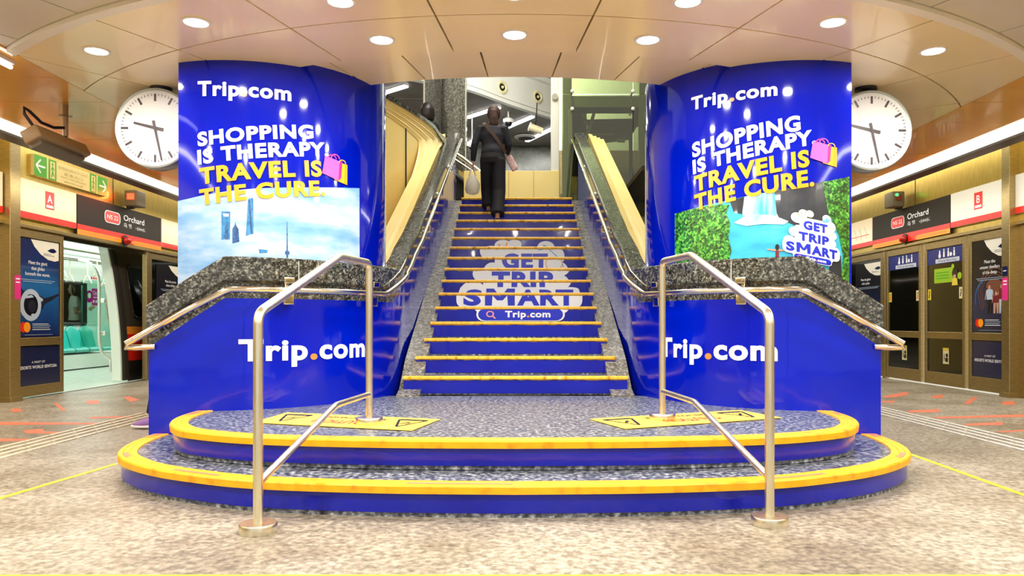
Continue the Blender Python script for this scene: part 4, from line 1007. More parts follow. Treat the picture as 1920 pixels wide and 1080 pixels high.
marks(-1, [
 ([(0, 791), (184, 793), (184, 796), (0, 797)], 'floor_red', 'long red floor stripe, the one reaching furthest right before the open train doorway'),
 ([(44, 807), (80, 804), (82, 809), (124, 810), (100, 813), (48, 813)], 'floor_red', 'short red arrow bar just beside the left tactile bars'),
 ([(0, 822), (60, 823), (62, 826), (0, 828)], 'floor_red', 'red floor stripe touching the left tactile bars at the picture edge'),
 ([(99, 756), (107, 756), (124, 769), (118, 771)], 'floor_red', 'small slanting red floor mark in front of the manta ray poster door edge'),
 ([(160, 752), (184, 750), (188, 757), (166, 758)], 'floor_red', 'faded red patch on the floor before the open train doorway'),
 ([(166, 782), (240, 780), (250, 783), (170, 785)], 'floor_red', 'faint red stripe on the floor behind the seated person'),
 ([(230, 744), (242, 743), (262, 750), (245, 754)], 'floor_red', 'red arrow head on the floor near the far train door'),
 ([(20, 767), (38, 766), (42, 772), (22, 773)], 'floor_red', 'small faded red patch on the floor under the manta ray poster')], 'left')
marks(1, [
 ([(1655, 743), (1690, 736), (1706, 735), (1700, 741), (1680, 745), (1655, 746)], 'floor_red', 'red arrow on the floor beside the end of the right blue wall'),
 ([(1746, 742), (1768, 740), (1770, 746), (1750, 747)], 'floor_red', 'small red patch on the floor before the closed glass doors'),
 ([(1806, 757), (1824, 745), (1834, 744), (1818, 758)], 'floor_red', 'slanting red floor mark before the poster of people walking'),
 ([(1700, 770), (1760, 767), (1764, 771), (1755, 773), (1705, 774)], 'floor_red', 'red floor bar next to the right tactile bars, nearer the blue wall'),
 ([(1748, 782), (1920, 777), (1920, 782), (1760, 785)], 'floor_red', 'longest red stripe on the floor at the right'),
 ([(1805, 795), (1880, 791), (1880, 797), (1815, 798)], 'floor_red', 'thick red bar on the floor at the right, beside the tactile bars'),
 ([(1866, 809), (1920, 806), (1920, 809), (1875, 811)], 'floor_red', 'red stripe cut off by the right picture edge near the tactile bars'),
 ([(1878, 753), (1900, 752), (1904, 759), (1880, 759)], 'floor_red', 'faded red patch on the floor at the foot of the right steel column'),
 ([(1655, 751), (1678, 752), (1678, 755), (1655, 755)], 'floor_red', 'small red floor bar at the end of the right blue wall')], 'right')
b = MB(); b.bevel_box((0, 0, .004), (.028, .275, .008), .003)
for s, xs, m, lab in ((-1, (-3.80, -3.70, -3.60, -3.50), 'tactile', 'raised cream tactile bar on the floor left of the curved steps'), (1, (3.67, 3.77, 3.87, 3.97), 'tactile_r', 'raised white tactile bar on the floor right of the curved steps')):
    base = None
    for i, x in enumerate(xs):
        y = 4.75+(.15 if i % 2 else 0)
        while y < (7.6 if s < 0 else 8.3):
            if base is None: base = obj('tactile_bar', b, m); tag(base, lab, 'tactile bar', lab.replace('raised ', '').replace(' bar', ' bars')); base.location = (x, y, 0); o = base
            else: o = base.copy(); COL.objects.link(o); o.location = (x, y, 0)
            y += .3
# ================================================================== CEILING FITTINGS
dl = None
for i, (r, a) in enumerate(DOWN+FILL_DOWN):
    p = ringpt(r, a)
    if dl is None:
        dl = thing('downlight', '', 'downlight', p, 'round ceiling downlights')
        b = MB(); b.lathe((p.x, p.y, p.z), [(.072, -.004), (.075, -.008), (.092, -.006), (.092, .0), (.072, 0)], 36); o = obj('rim', b, 'lamp_rim', dl, True)
        b = MB(); b.cyl((p.x, p.y, p.z-.006), (p.x, p.y, p.z-.001), .072, 36); obj('lens', b, 'lens', dl)
        q = dl
    else: q = dup(dl, p)
    ring = 'outer ceiling ring' if r == 5.17 else 'inner ceiling ring' if r == 4.56 else 'plain grey ceiling'
    posn = {(5.17, 0): 'in the middle of the outer ceiling ring, above the picture', (5.17, 11.45): 'right of centre in the outer ceiling ring, at the top edge', (5.17, -11.45): 'left of centre in the outer ceiling ring, at the top edge',
            (5.17, 22.9): 'in the outer ceiling ring above the right pillar', (5.17, -22.9): 'in the outer ceiling ring above the left pillar', (5.17, 34.4): 'in the outer ceiling ring above the right clock, the furthest right',
            (5.17, -34.4): 'in the outer ceiling ring above the left clock, the furthest left', (4.56, 0): 'in the inner ceiling ring, straight above the stairs', (4.56, 11.3): 'in the inner ceiling ring beside the right pillar top', (4.56, -11.3): 'in the inner ceiling ring beside the left pillar top'}.get((r, a))
    q['label'] = 'round white downlight '+(posn or 'added unseen in the grey ceiling over the viewer as fill light')
# bare fluorescent batten at the left picture edge
t = thing('fluorescent_batten', 'white fluorescent tube under the ceiling at the left picture edge', 'light', (-3.66, 4.75, CEIL-.05)); b = MB(); b.cyl((-3.66, 4.0, CEIL-.045), (-3.66, 5.42, CEIL-.045), .016, 14); obj('tube', b, 'tube', t)
b = MB(); b.bb(-3.69, -3.63, 4.0, 5.42, CEIL-.028, CEIL); obj('batten', b, 'lamp_rim', t)
# clocks
def clock(x, y, z, label, hang):
    t = thing('platform_clock', label, 'clock', (x, y, z)); r = .325
    b = MB(); b.lathe((x, y, z), [(r-.02, -.055), (r-.006, -.065), (r, -.05), (r, .05), (r-.006, .065), (r-.02, .055)], 64, None, 'y'); obj('case', b, 'clock_rim', t, True)
    b = MB(); b.cyl((x, y-.058, z), (x, y-.052, z), r-.022, 64); f = obj('dial', b, 'clock_face', t)
    fn = lambda u, v, h: Vector((x+u, y-.058-h, z+v)); a = Art()
    for k in range(60):
        an = radians(6*k); c_, s_ = sin(an), cos(an)
        if k % 5 == 0: a.line([(c_*.275, s_*.275), (c_*.215, s_*.215)], .018, 'hand', 0)
        else: a.line([(c_*.275, s_*.275), (c_*.257, s_*.257)], .005, 'hand', 0)
    obj('hour_marks', a.mb(fn), None, f)
    for nm, an, l, tail, w in (('hour_hand', 284, .175, .07, .028), ('minute_hand', 168, .265, .06, .022)):
        an = radians(an); a = Art(); d = (sin(an), cos(an)); n_ = (d[1], -d[0]); w2 = w*.6
        a.poly([(d[0]*l+n_[0]*w2/2, d[1]*l+n_[1]*w2/2), (d[0]*l-n_[0]*w2/2, d[1]*l-n_[1]*w2/2), (-d[0]*tail-n_[0]*w/2, -d[1]*tail-n_[1]*w/2), (-d[0]*tail+n_[0]*w/2, -d[1]*tail+n_[1]*w/2)], 'hand', 3 if nm[0] == 'h' else 5)
        obj(nm, a.mb(fn), None, t)
    b = MB(); b.cyl((x+hang, y, z+r-.01), (x+hang, y, CEIL-.01), .025, 16); b.cyl((x+hang, y, CEIL-.02), (x+hang, y, CEIL), .085, 24); obj('ceiling_mount', b, 'black', t, True)
clock(-2.89, 6.05, 2.485, 'round white wall clock hanging from the ceiling left of the left pillar', .02)
clock(2.86, 6.05, 2.465, 'round white wall clock hanging from the ceiling right of the right pillar', -.02)
# hanging box fixture with pipe and cable
M['brownsteel'] = mat('brown painted steel', (150, 122, 84), .35)
t = thing('hanging_box_lamp', 'grey box fixture with a black cable hanging on a pipe from the left ceiling', 'ceiling fixture', (-3.95, 6.47, 2.35))
b = MB(); b.cyl((-3.93, 6.52, 2.55), (-3.93, 6.52, CEIL), .022, 14); b.lathe((-3.93, 6.52, CEIL-.1), [(.02, 0), (.055, .005), (.02, .015)], 20); obj('pipe', b, 'brownsteel', t, True)
b = MB(); RR = Matrix.Rotation(radians(-28), 3, 'Y'); b.bevel_box((-3.97, 6.47, 2.47), (.15, .72, .11), .012, None, RR); obj('housing', b, 'brownsteel', t, True)
b = MB(); b.bevel_box((-3.965, 6.47, 2.40), (.11, .62, .05), .01, None, RR); obj('lens_hood', b, 'grey_box', t, True)
b = MB(); b.tube([(-3.93, 6.5, 2.62), (-3.97, 6.42, 2.60), (-4.02, 6.33, 2.62), (-4.06, 6.24, 2.69), (-4.08, 6.2, 2.71), (-4.08, 6.2, 2.66), (-4.04, 6.24, 2.58), (-4.0, 6.28, 2.52)], .013, 10); obj('cable', b, 'black', t, True)
# ================================================================== TRAIN AT THE LEFT PLATFORM
M['train_white'] = mat('train interior white', (226, 238, 228), .3, coat=.2); M['train_floor'] = noisy('train floor', [(.3, (176, 190, 176)), (.7, (206, 216, 200))], 8, 3, .3)
M['teal'] = mat('teal moulded seat', (40, 190, 176), .2, coat=.5); M['teal_lt'] = mat('pale teal moulded seat', (120, 220, 204), .2, coat=.5)
M['rubber'] = mat('black rubber', (26, 22, 18), .5); M['body_grey'] = mat('train body grey', (70, 62, 52), .3, .3); M['livery_red'] = mat('train red livery', (196, 30, 16), .25, coat=.3); M['livery_org'] = mat('train orange livery', (214, 130, 40), .25, coat=.3)
M['train_light'] = mat('train ceiling light', (250, 255, 250), .3, emit=3.2); M['cream_hook'] = mat('cream strap handle', (244, 236, 208), .35); M['handle_steel'] = mat('pale grab pole', (224, 228, 216), .3, .3)
tr = thing('train', 'metro train standing at the left platform with its doorway open, teal seats inside', 'train', (-7.7, 13, 0))
XS, XF = -6.22, -9.12        # near skin, far wall
JY = 11.62
b = MB(); b.bb(XF, -6.02, 5, 24, -.1, -.003); obj('cabin_floor', b, 'train_floor', tr)
b = MB(); b.bb(XF-.08, XF, 5, 13.05, 0, 2.35); b.bb(XF-.08, XF, 13.05, 15.75, 0, .90); b.bb(XF-.08, XF, 13.05, 15.75, 1.74, 2.35); b.bb(XF-.08, XF, 15.75, 24, 0, 2.35); obj('far_wall', b, 'train_white', tr)
b = MB()
pts = [(13.05, .9), (15.75, .9), (15.75, 1.74), (13.05, 1.74)]
for (y0, z0), (y1, z1) in zip(pts, pts[1:]+pts[:1]): b.tube([(XF+.01, y0, z0), (XF+.01, y1, z1)], .035, 8)
w = obj('window_frame', b, 'rubber', tr, True); b = MB(); b.bb(XF-.05, XF-.03, 13.05, 15.75, .9, 1.74); obj('window_glass', b, 'train_glass', w)
b = MB(); b.bb(XF, XS, 5, 24, 2.3, 2.38); obj('cabin_ceiling', b, 'train_white', tr)
b = MB(); b.bb(-8.0, -7.7, 6, 23, 2.27, 2.298); b.bb(-8.9, -8.75, 6, 23, 2.2, 2.23); obj('ceiling_light', b, 'train_light', tr)
b = MB(); b.bb(XF, XF+.5, 5, 24, .02, .30); obj('seat_plinth', b, 'train_white', tr)
# seats along the far wall
seat = None
for i in range(9):
    y = 12.62+.47*i-.9
    if y > 16.2: break
    b = MB(); col = 'teal_lt' if i in (0, 3) else 'teal'
    sec = [(XF+.52, .34), (XF+.54, .39), (XF+.50, .42), (XF+.25, .40), (XF+.14, .43), (XF+.09, .60), (XF+.06, .84), (XF+.03, .88), (XF+.01, .84), (XF+.01, .34)]
    rows = []
    for k in range(9):
        u = k/8; yy = y+.02+.43*u; d = .035*(1-(2*u-1)**2)
        rows.append([Vector((x-(d if z > .43 else 0), yy, z-(d if z <= .43 and x < XF+.5 else 0)+(.0 if z < .8 else -.05*(2*u-1)**2*2))) for x, z in sec])
    b.loft(rows, None, True, True); obj('seat', b, col, tr, True)
# doorway jamb, lining and curved seal, outer skin beyond the doorway
def skin(z): return XS+.06-.26*(max(z, 0)/2.3)**2
zz = [0.02+.11*i for i in range(21)]
b = MB(); b.loft([[Vector((skin(z)-.14, JY-.0, z)), Vector((skin(z)+.0, JY-.0, z)), Vector((skin(z), JY+.06, z)), Vector((skin(z)-.14, JY+.06, z))] for z in zz], None, True, True); obj('door_jamb', b, 'train_white', tr, True)
b = MB(); b.loft([[Vector((skin(z)-.02, JY+.04, z)), Vector((skin(z)+.035, JY+.04, z)), Vector((skin(z)+.035, JY+.17, z)), Vector((skin(z)-.02, JY+.17, z))] for z in zz], None, True, True); obj('door_seal', b, 'rubber', tr, True)
def skinband(z0, z1, y0, y1, m, name, off=.02, n=6, parent=tr):
    b = MB(); b.loft([[Vector((skin(z0+(z1-z0)*k/n)+off, y, z0+(z1-z0)*k/n)) for y in (y0, y1)] for k in range(n+1)]); return obj(name, b, m, parent, True)
skinband(.32, .74, JY+.16, 13.4, 'livery_red', 'livery_band'); skinband(.74, .86, JY+.16, 13.4, 'livery_org', 'livery_band')
skinband(.86, 2.15, JY+.16, 13.4, 'body_grey', 'door_leaf'); skinband(.0, .32, JY+.16, 13.4, 'black', 'skirt')
skinband(2.15, 2.35, 5, 24, 'body_grey', 'roof_rail')
def rr(y0, y1, z0, z1, r):
    o = []
    for cy, cz, a in ((y1-r, z1-r, 0), (y0+r, z1-r, 90), (y0+r, z0+r, 180), (y1-r, z0+r, 270)): o += [(cy+r*cos(radians(a+15*k)), cz+r*sin(radians(a+15*k))) for k in range(7)]
    return o
b = MB(); q = rr(JY+.42, JY+1.18, 1.0, 1.86, .12); b.add([(skin(z)+.028, y, z) for y, z in q], [tuple(range(len(q)))]); b.tube([(skin(z)+.028, y, z) for y, z in q], .016, 8, None, closed=True); obj('door_window', b, 'glass_dark', tr)
b = MB(); b.loft([[Vector((XS-.3+.02*k, y, z)) for y in (5.5, YL(117)-.6)] for k, z in ((0, 0), (4, 1.1), (0, 2.3))]); obj('near_side', b, 'body_grey', tr)
# partition glass and grab poles
b = MB(); b.bb(-8.55, -7.95+.02, 14.62, 14.64, .45, 1.75); obj('partition', b, 'clear_glass', tr)
def bez(P, n=14):
    out = []
    P = [Vector(p) for p in P]
    for i in range(len(P)-1):
        p0 = P[max(i-1, 0)]; p1 = P[i]; p2 = P[i+1]; p3 = P[min(i+2, len(P)-1)]
        for k in range(n):
            t = k/n; out.append(.5*((2*p1)+(-p0+p2)*t+(2*p0-5*p1+4*p2-p3)*t*t+(-p0+3*p1-3*p2+p3)*t**3))
    return out+[P[-1]]
def TI(px, py, Y): return Vector(((px-972)*Y/FPX+.025, Y, EYE+(605-py)*Y/FPX))
b = MB(); b.tube(bez([TI(148, 487, 13.2), TI(170, 495, 13.2), TI(184, 520, 13.3), TI(186, 570, 13.5), TI(186, 630, 13.6), TI(190, 658, 13.7), TI(204, 672, 13.8), TI(207, 680, 13.8), TI(207, 697, 13.8)]), .026, 12); obj('grab_pole', b, 'handle_steel', tr, True)
b = MB(); b.tube(bez([TI(186, 552, 13.9), TI(188, 538, 13.9), TI(196, 532, 13.9), TI(198, 545, 13.9), TI(202, 595, 13.9), TI(210, 625, 13.9), TI(214, 629, 13.9)]), .016, 10); obj('grab_rail', b, 'chrome', tr, True)
b = MB(); b.bevel_box(TI(191, 564, 13.6), (.12, .04, .08), .01); b.bevel_box(TI(191, 625, 13.65), (.14, .04, .08), .01); obj('pole_clamp', b, 'handle_steel', tr, True)
b = MB(); 
for x in (-8.5, -8.3, -7.3): b.tube([(x, 6, 2.12), (x, 22, 2.12)], .014, 8)
obj('ceiling_rail', b, 'chrome', tr, True)
for i, (px, py, Y) in enumerate(((131, 522, 14.3), (164, 524, 14.0), (182, 512, 14.6), (198, 530, 14.2), (118, 514, 13.8))):
    c = TI(px, py, Y); b = MB(); h = .07
    tri = [c+Vector((-.005, -.075, -.06)), c+Vector((-.005, .075, -.06)), c+Vector((0, .025, .06)), c+Vector((0, -.025, .06))]
    tri = [c+Vector((-.075, 0, -.06)), c+Vector((.075, 0, -.06)), c+Vector((.025, 0, .06)), c+Vector((-.025, 0, .06))]
    b.tube(tri, .013, 8, None, closed=True); b.cyl(c+Vector((0, 0, .06)), (c.x, c.y, 2.12), .011, 8); obj('strap_handle', b, 'cream_hook', tr, True)
a = Art(); fnT = lambda x, y, h: Vector((XF+h+.003, x, y))
yT = lambda px: (XF-.025)*FPX/(px-972)
a.rrect(yT(172), 1.30, yT(184), 1.66, .02, 'pink', 0); a.circ(yT(167), 1.48, .13, 'bag_mag', 1); a.circ(yT(167), 1.5, .06, 'cream_hook', 2)
a.text('Circle', yT(173.5), 1.52, .09, 'white', 2, .01, .24); a.rect(yT(174), 1.46, yT(182), 1.475, 'white', 2); a.circ(yT(175), 1.38, .03, 'white', 2); a.circ(yT(180), 1.38, .03, 'white', 2)
for i in range(3): a.rect(yT(170+i*4.5), 1.86, yT(173+i*4.5), 1.9, 'red', 0)
obj('wall_sticker', a.mb(fnT), None, tr)
b = MB(); b.bb(-6.0, -5.96, 9.2, 12.3, -.001, .004); tag(obj('platform_edge_strip', b, 'rubber'), 'dark rubber edge strip across the open train doorway', 'edge strip')
b = MB(); b.bb(-6.05, -6.0, YL(117), yD1-.12, 2.02, 2.08); 
tag(obj('door_lintel', b, 'body_grey'), 'dark lintel over the open train doorway on the left', 'lintel')
b = MB(); b.bb(-12, -10.6, 5, 30, -.2, 4); b.bb(-10.6, -6.05, 30, 30.1, -.2, 4); struct('trim_5', b, 'dark')

# ================================================================== UPPER HALL
hz = 5.9
arcF = half_curve([(-4.6, 14.2), (-3.2, 14.8), (-1.9, 15.5), (-1.05, 16.05), (-.2, 17.1), (.82, 18.25), (1.8, 19.2), (3, 20.4)], 6)
M['hall_ceil'] = noisy('grey hall ceiling', [(.3, (140, 134, 122)), (.7, (160, 154, 142))], 2, 3, .5)
M['hall_white'] = mat('white hall fascia', (232, 232, 222), .35); M['vent_cream'] = mat('cream jet vent', (214, 204, 160), .4)
M['lift_green'] = mat('green grey lift steel', (164, 172, 138), .4, .2); M['lift_dark'] = mat('dark lift machinery', (36, 36, 30), .4); M['lift_brown'] = noisy('olive shaft wall', [(.3, (104, 92, 60)), (.7, (124, 112, 76))], 2, 3, .5)
M['lift_back'] = mat('pale green shaft glass', (206, 214, 196), .4); M['seam'] = mat('grey ceiling seam', (150, 146, 134), .4)
b = MB(); b.prism([(x, y) for x, y in arcF]+[(3, 21), (-8, 21), (-8, 14.2)], hz, hz+.05, 'hall_ceil')
for y in (16.6, 17.9, 19.2, 20.4): b.bb(-8, 3 if y > 20 else (y-17.2)*.95-.1, y-.015, y+.015, hz-.006, hz, 'seam')
b.bb(-8, 6, 11, 21, 7.6, 7.65, 'hall_white'); struct('trim_6', b, 'hall_ceil')
b = MB(); b.loft([[Vector((x+ox, y+oy, z)) for ox, oy, z in ((0, 0, hz-.02), (.0, -.12, hz-.0), (0, -.12, hz+.09), (0, 0, hz+.12), (0, 0, hz+.80), (0, -.14, hz+.82), (0, -.14, hz+.95), (0, .3, hz+1.7), (0, .35, hz+1.7))] for x, y in arcF]); struct('trim_7', b, 'hall_white', True)
b = MB(); b.loft([[Vector((x, y-.125, z)) for z in (hz+.085, hz+.10)] for x, y in arcF]); b.loft([[Vector((x, y-.145, z)) for z in (hz+.93, hz+.95)] for x, y in arcF]); struct('trim_8', b, 'seam')
b = MB(); b.bb(-8, 6, 21, 21.1, 3.7, 7.7); b.bb(-5, 5, 20.9, 21, 2.79, 3.7); b.bb(-8.1, -8, 11, 21, 3.7, 7.7); b.bb(6, 6.1, 8, 21, 3.7, 7.7); struct('wall_hall', b, 'gran_wall')
def jetvent(px, py, label):
    x = None; best = 9e9
    for (xx, yy) in arcF:
        d = abs((xx-.025)*FPX/yy+972-px)
        if d < best: best, x, y = d, xx, yy
    z = EYE+(605-py)*y/FPX; t = thing('jet_vent', label, 'air vent', (x, y-.02, z)); d = Vector((.62, -.78, 0)).normalized()
    c = Vector((x, y, z)); b = MB(); sd = d.cross(Vector((0, 0, 1)))
    def ringp(r, o): return [c+d*o+(sd*cos(2*pi*k/28)+Vector((0, 0, 1))*sin(2*pi*k/28))*r for k in range(28)]
    b.loft([ringp(.15, .0), ringp(.15, .03), ringp(.11, .05), ringp(.085, .03), ringp(.075, -.0)], None, True); obj('collar', b, 'vent_cream', t, True)
    b = MB(); b.add(ringp(.08, .02), [tuple(range(28))]); obj('nozzle', b, 'black', t); b = MB(); b.ball(c+d*.03, .035); obj('nozzle_core', b, 'vent_cream', t, True)
jetvent(942.6, 164, 'round cream jet air vent on the white hall fascia, the left one'); jetvent(1003.7, 182, 'round cream jet air vent on the white hall fascia, the right one')
def htube(p, q, lab):
    P = []
    for px, py in (p, q):
        Y = (hz-.05-EYE)*FPX/(605-py); P.append(Vector(((px-972)*Y/FPX+.025, Y, hz-.05)))
    d = (P[1]-P[0]).normalized(); t = thing('fluorescent_light', lab, 'light', (P[0]+P[1])/2+Vector((0, 0, .05)))
    n_ = Vector((d.y, -d.x, 0))*.055; b = MB(); b.add([P[0]-n_, P[0]+n_, P[1]+n_, P[1]-n_]+[v+Vector((0, 0, .035)) for v in (P[0]-n_, P[0]+n_, P[1]+n_, P[1]-n_)], [(0, 1, 2, 3), (4, 5, 6, 7), (0, 1, 5, 4), (1, 2, 6, 5), (2, 3, 7, 6), (3, 0, 4, 7)]); obj('diffuser', b, 'tube', t)
    b = MB(); n2 = n_*1.3; b.add([v+Vector((0, 0, z)) for z in (.036, .05) for v in (P[0]-n2, P[0]+n2, P[1]+n2, P[1]-n2)], [(0, 1, 2, 3), (4, 5, 6, 7), (0, 1, 5, 4), (1, 2, 6, 5), (2, 3, 7, 6), (3, 0, 4, 7)]); obj('housing', b, 'lamp_rim', t)
htube((876, 222), (936, 203), 'fluorescent light on the hall ceiling above the head of the climbing person')
htube((945, 243), (999, 220), 'fluorescent light on the hall ceiling just right of the climbing person')
htube((988, 266), (1035, 243), 'fluorescent light on the hall ceiling next to the white post, the lowest on the right')
htube((875, 273), (895, 260), 'fluorescent light on the hall ceiling partly hidden behind the granite column')
htube((720, 176), (762, 163), 'fluorescent light on the hall ceiling beside the left pillar, above the cream parapet')
# granite columns
def col(x, y, r, label, square=False):
    t = thing('granite_column', label, 'column', (x, y, 2.79))
    b = MB()
    if square: b.bevel_box((x, y, 5.2), (2*r, 2*r, 4.8), .03)
    else: b.cyl((x, y, 2.79), (x, y, 7.6), r, 48)
    obj('shaft', b, 'gran_col', t, True)
    b = MB()
    if square: b.bb(x-r-.008, x-r+.02, y-r-.008, y-r+.02, 2.8, 7.6)
    else: b.tube([(x+r*.92, y-r*.42, 2.8), (x+r*.92, y-r*.42, 7.6)], .012, 8)
    obj('metal_strip', b, 'chrome', t)
col(-1.07, 12.6, .225, 'round polished granite column behind the head of the stairs')
col(-1.42, 13.1, .19, 'dark square granite column left of the round column', True)
# low cream wall at the stair head
t = thing('low_cream_wall', 'low cream panelled wall across the landing at the top of the stairs', 'wall', (-.1, 12, 2.79))
b = MB(); b.bb(-.85, .68, 11.98, 12.08, 2.79, 3.36); obj('panels', b, 'cream', t, bevel=.004)
for x in (-.4, -.13, .27): b = MB(); b.bb(x-.004, x+.004, 11.974, 11.98, 2.8, 3.355); obj('panel_joint', b, 'brownjoint', t)
b = MB(); b.bb(.55, .68, 12.0, 12.12, 3.36, 7.6); t2 = thing('white_post', 'white steel post beside the glass lift above the low cream wall', 'post', (.61, 12.06, 3.36)); obj('shaft', b, 'hall_white', t2, bevel=.01)
b = MB(); b.cyl((.61, 11.97, 4.55), (.61, 12.0, 4.55), .05, 16); obj('bracket', b, 'chrome', t2)
# escalator end
t = thing('escalator', 'end of an escalator with steel deck and black handrail left of the climbing person', 'escalator', (-.9, 12.6, 2.79))
b = MB(); b.tube([TI(850, 285, 12.3), TI(868, 297, 12.3), TI(900, 322, 12.3), TI(930, 330, 12.3)], .035, 10); b.tube([TI(850, 297, 12.3), TI(868, 309, 12.3), TI(900, 331, 12.3)], .02, 10); obj('steel_deck', b, 'chrome', t, True)
b = MB(); b.tube([TI(850, 326, 12.2), TI(872, 342, 12.2), TI(892, 362, 12.2), TI(900, 371, 12.2)], .045, 10); obj('handrail', b, 'rubber', t, True)
b = MB(); b.add([TI(856, 330, 12.25), TI(890, 365, 12.25), TI(890, 374, 12.25), TI(856, 374, 12.25)]+[v+Vector((0, .1, 0)) for v in (TI(856, 330, 12.25), TI(890, 365, 12.25), TI(890, 374, 12.25), TI(856, 374, 12.25))], [(0, 1, 2, 3), (4, 5, 6, 7), (0, 1, 5, 4), (1, 2, 6, 5), (2, 3, 7, 6), (3, 0, 4, 7)]); obj('skirt', b, 'lift_dark', t)
b = MB(); b.add([TI(850, 312, 12.4), TI(905, 345, 12.4), TI(905, 374, 12.4), TI(850, 374, 12.4)]+[v+Vector((0, .1, 0)) for v in (TI(850, 312, 12.4), TI(905, 345, 12.4), TI(905, 374, 12.4), TI(850, 374, 12.4))], [(0, 1, 2, 3), (4, 5, 6, 7), (0, 1, 5, 4), (1, 2, 6, 5), (2, 3, 7, 6), (3, 0, 4, 7)]); obj('cream_side', b, 'cream', t)
# cameras, spotlight, ceiling speaker
def dome(px, py, sc_, label):
    Y = 17.6; p = TI(px, py, Y); t = thing('dome_camera', label, 'camera', p)
    b = MB(); b.cyl(p, (p.x, p.y, hz), .018*sc_, 10); b.lathe(p, [(.11*sc_, -.08*sc_), (.12*sc_, 0), (.05*sc_, .05*sc_)], 24); obj('housing', b, 'hall_white', t, True)
    b = MB(); b.ball(p+Vector((0, 0, -.08*sc_)), .095*sc_); obj('dome', b, 'black', t, True)
dome(953, 224, 1.0, 'white dome camera hanging from the hall ceiling right of the climbing person head')
dome(885, 272, .7, 'small dark dome camera hanging behind the granite column and an arm of the climbing person')
p = TI(1007, 242, 16.9); t = thing('spotlight', 'cream cylindrical spotlight under the hall ceiling between two fluorescent lights', 'spotlight', p)
b = MB(); b.cyl(p+Vector((-.16, 0, .05)), p+Vector((.12, 0, -.05)), .085, 20, None, .075); obj('barrel', b, 'vent_cream', t, True); b = MB(); b.cyl(p+Vector((-.185, 0, .06)), p+Vector((-.16, 0, .05)), .1, 20); obj('lamp_ring', b, 'hall_white', t, True)
b = MB(); b.tube([p+Vector((-.06, 0, .02)), p+Vector((-.02, 0, .2)), Vector((p.x, p.y, hz))], .012, 8); obj('stem', b, 'black', t)
p = TI(985, 256, 19.9); p.z = hz-.02; t = thing('ceiling_speaker', 'flat white ceiling fitting beside the climbing person shoulder', 'ceiling fitting', p); b = MB(); b.lathe(p, [(.3, 0), (.28, -.03), (.2, -.05), (.0, -.05)][:3], 28); obj('plate', b, 'hall_white', t, True); b = MB(); b.cyl((p.x, p.y, p.z-.055), (p.x, p.y, p.z-.05), .19, 28); obj('grille', b, 'black', t)
# glass lift
t = thing('glass_lift_shaft', 'green tinted glass lift shaft right of the stairs with steel frame and machinery inside', 'lift', (1.7, 12.4, 0))
for i, (x0, x1, z0, z1) in enumerate(((.70, 1.16+.64, 0, 4.46), (.70, 1.80, 4.475, 7.5), (1.81, 3.1, 0, 4.46), (1.81, 3.1, 4.475, 7.5))): b = MB(); b.bb(x0, x1, 11.58, 11.6, z0, z1); obj('glass_pane', b, 'lift_glass', t)
for px, py in ((1073, 171), (1073, 204), (1187, 171), (1187, 204)):
    p = TI(px, py, 11.56); b = MB(); b.ball(p, .03, None, (1, .6, 1)); b.cyl(p, p+Vector((0, .35, 0)), .014, 10); obj('glass_bolt', b, 'hall_white', t, True)
def gb(x0p, x1p, y0p, y1p, Y, m, name, dep=.12):
    p = TI(x0p, y1p, Y); q = TI(x1p, y0p, Y); b = MB(); b.bb(p.x, q.x, Y, Y+dep, p.z, q.z); obj(name, b, m, t)
gb(1056, 1072, 60, 605, 12.0, 'lift_green', 'steel_column'); gb(1199, 1216, 60, 605, 12.0, 'lift_green', 'steel_column'); gb(1228, 1236, 60, 605, 12.3, 'lift_green', 'steel_column')
gb(1056, 1230, 180, 201, 12.05, 'lift_green', 'cross_beam'); gb(1060, 1198, 202, 209, 12.1, 'lift_dark', 'cross_beam'); gb(1072, 1100, 209, 330, 12.4, 'lift_dark', 'guide_rail', .06)
gb(1186, 1198, 209, 236, 12.2, 'lift_dark', 'guide_rail', .06); gb(1066, 1073, 205, 268, 11.75, 'hall_white', 'white_strut', .04); gb(1180, 1186, 240, 470, 12.5, 'lift_dark', 'guide_rail', .06)
gb(1092, 1100, 208, 222, 12.3, 'lift_green', 'bracket', .1); gb(1094, 1102, 226, 233, 12.3, 'lift_green', 'bracket', .1)
gb(1108, 1150, 250, 253, 12.35, 'lift_green', 'light_bar', .05); gb(1158, 1172, 260, 266, 12.35, 'lift_green', 'bracket', .05)
b = MB(); q = [TI(1100, 224, 12.6), TI(1194, 222, 12.6), TI(1194, 238, 12.6), TI(1104, 250, 12.6)]; b.add(q+[v+Vector((0, .9, 0)) for v in q], [(0, 1, 2, 3), (4, 5, 6, 7), (0, 1, 5, 4), (1, 2, 6, 5), (2, 3, 7, 6), (3, 0, 4, 7)]); obj('car_roof', b, 'lift_dark', t)
b = MB(); q = [TI(1112, 209, 12.3), TI(1118, 209, 12.3), TI(1106, 250, 12.3), TI(1098, 250, 12.3)]; b.add(q+[v+Vector((0, .05, 0)) for v in q], [(0, 1, 2, 3), (4, 5, 6, 7), (0, 1, 5, 4), (1, 2, 6, 5), (2, 3, 7, 6), (3, 0, 4, 7)]); obj('diagonal_brace', b, 'lift_green', t)
b = MB(); b.bb(.72, 3.2, 14.0, 14.05, 0, 4.15); obj('shaft_wall', b, 'lift_brown', t)
b = MB(); b.bb(.72, 3.2, 14.0, 14.05, 4.15, 7.5); obj('upper_shaft_wall', b, 'lift_back', t)
b = MB(); b.bb(.74, 1.15, 12.6, 12.7, 3.1, 3.75); b.bb(2.3, 2.6, 12.6, 12.7, 1.9, 3.9); obj('cream_panel', b, 'cream', t)
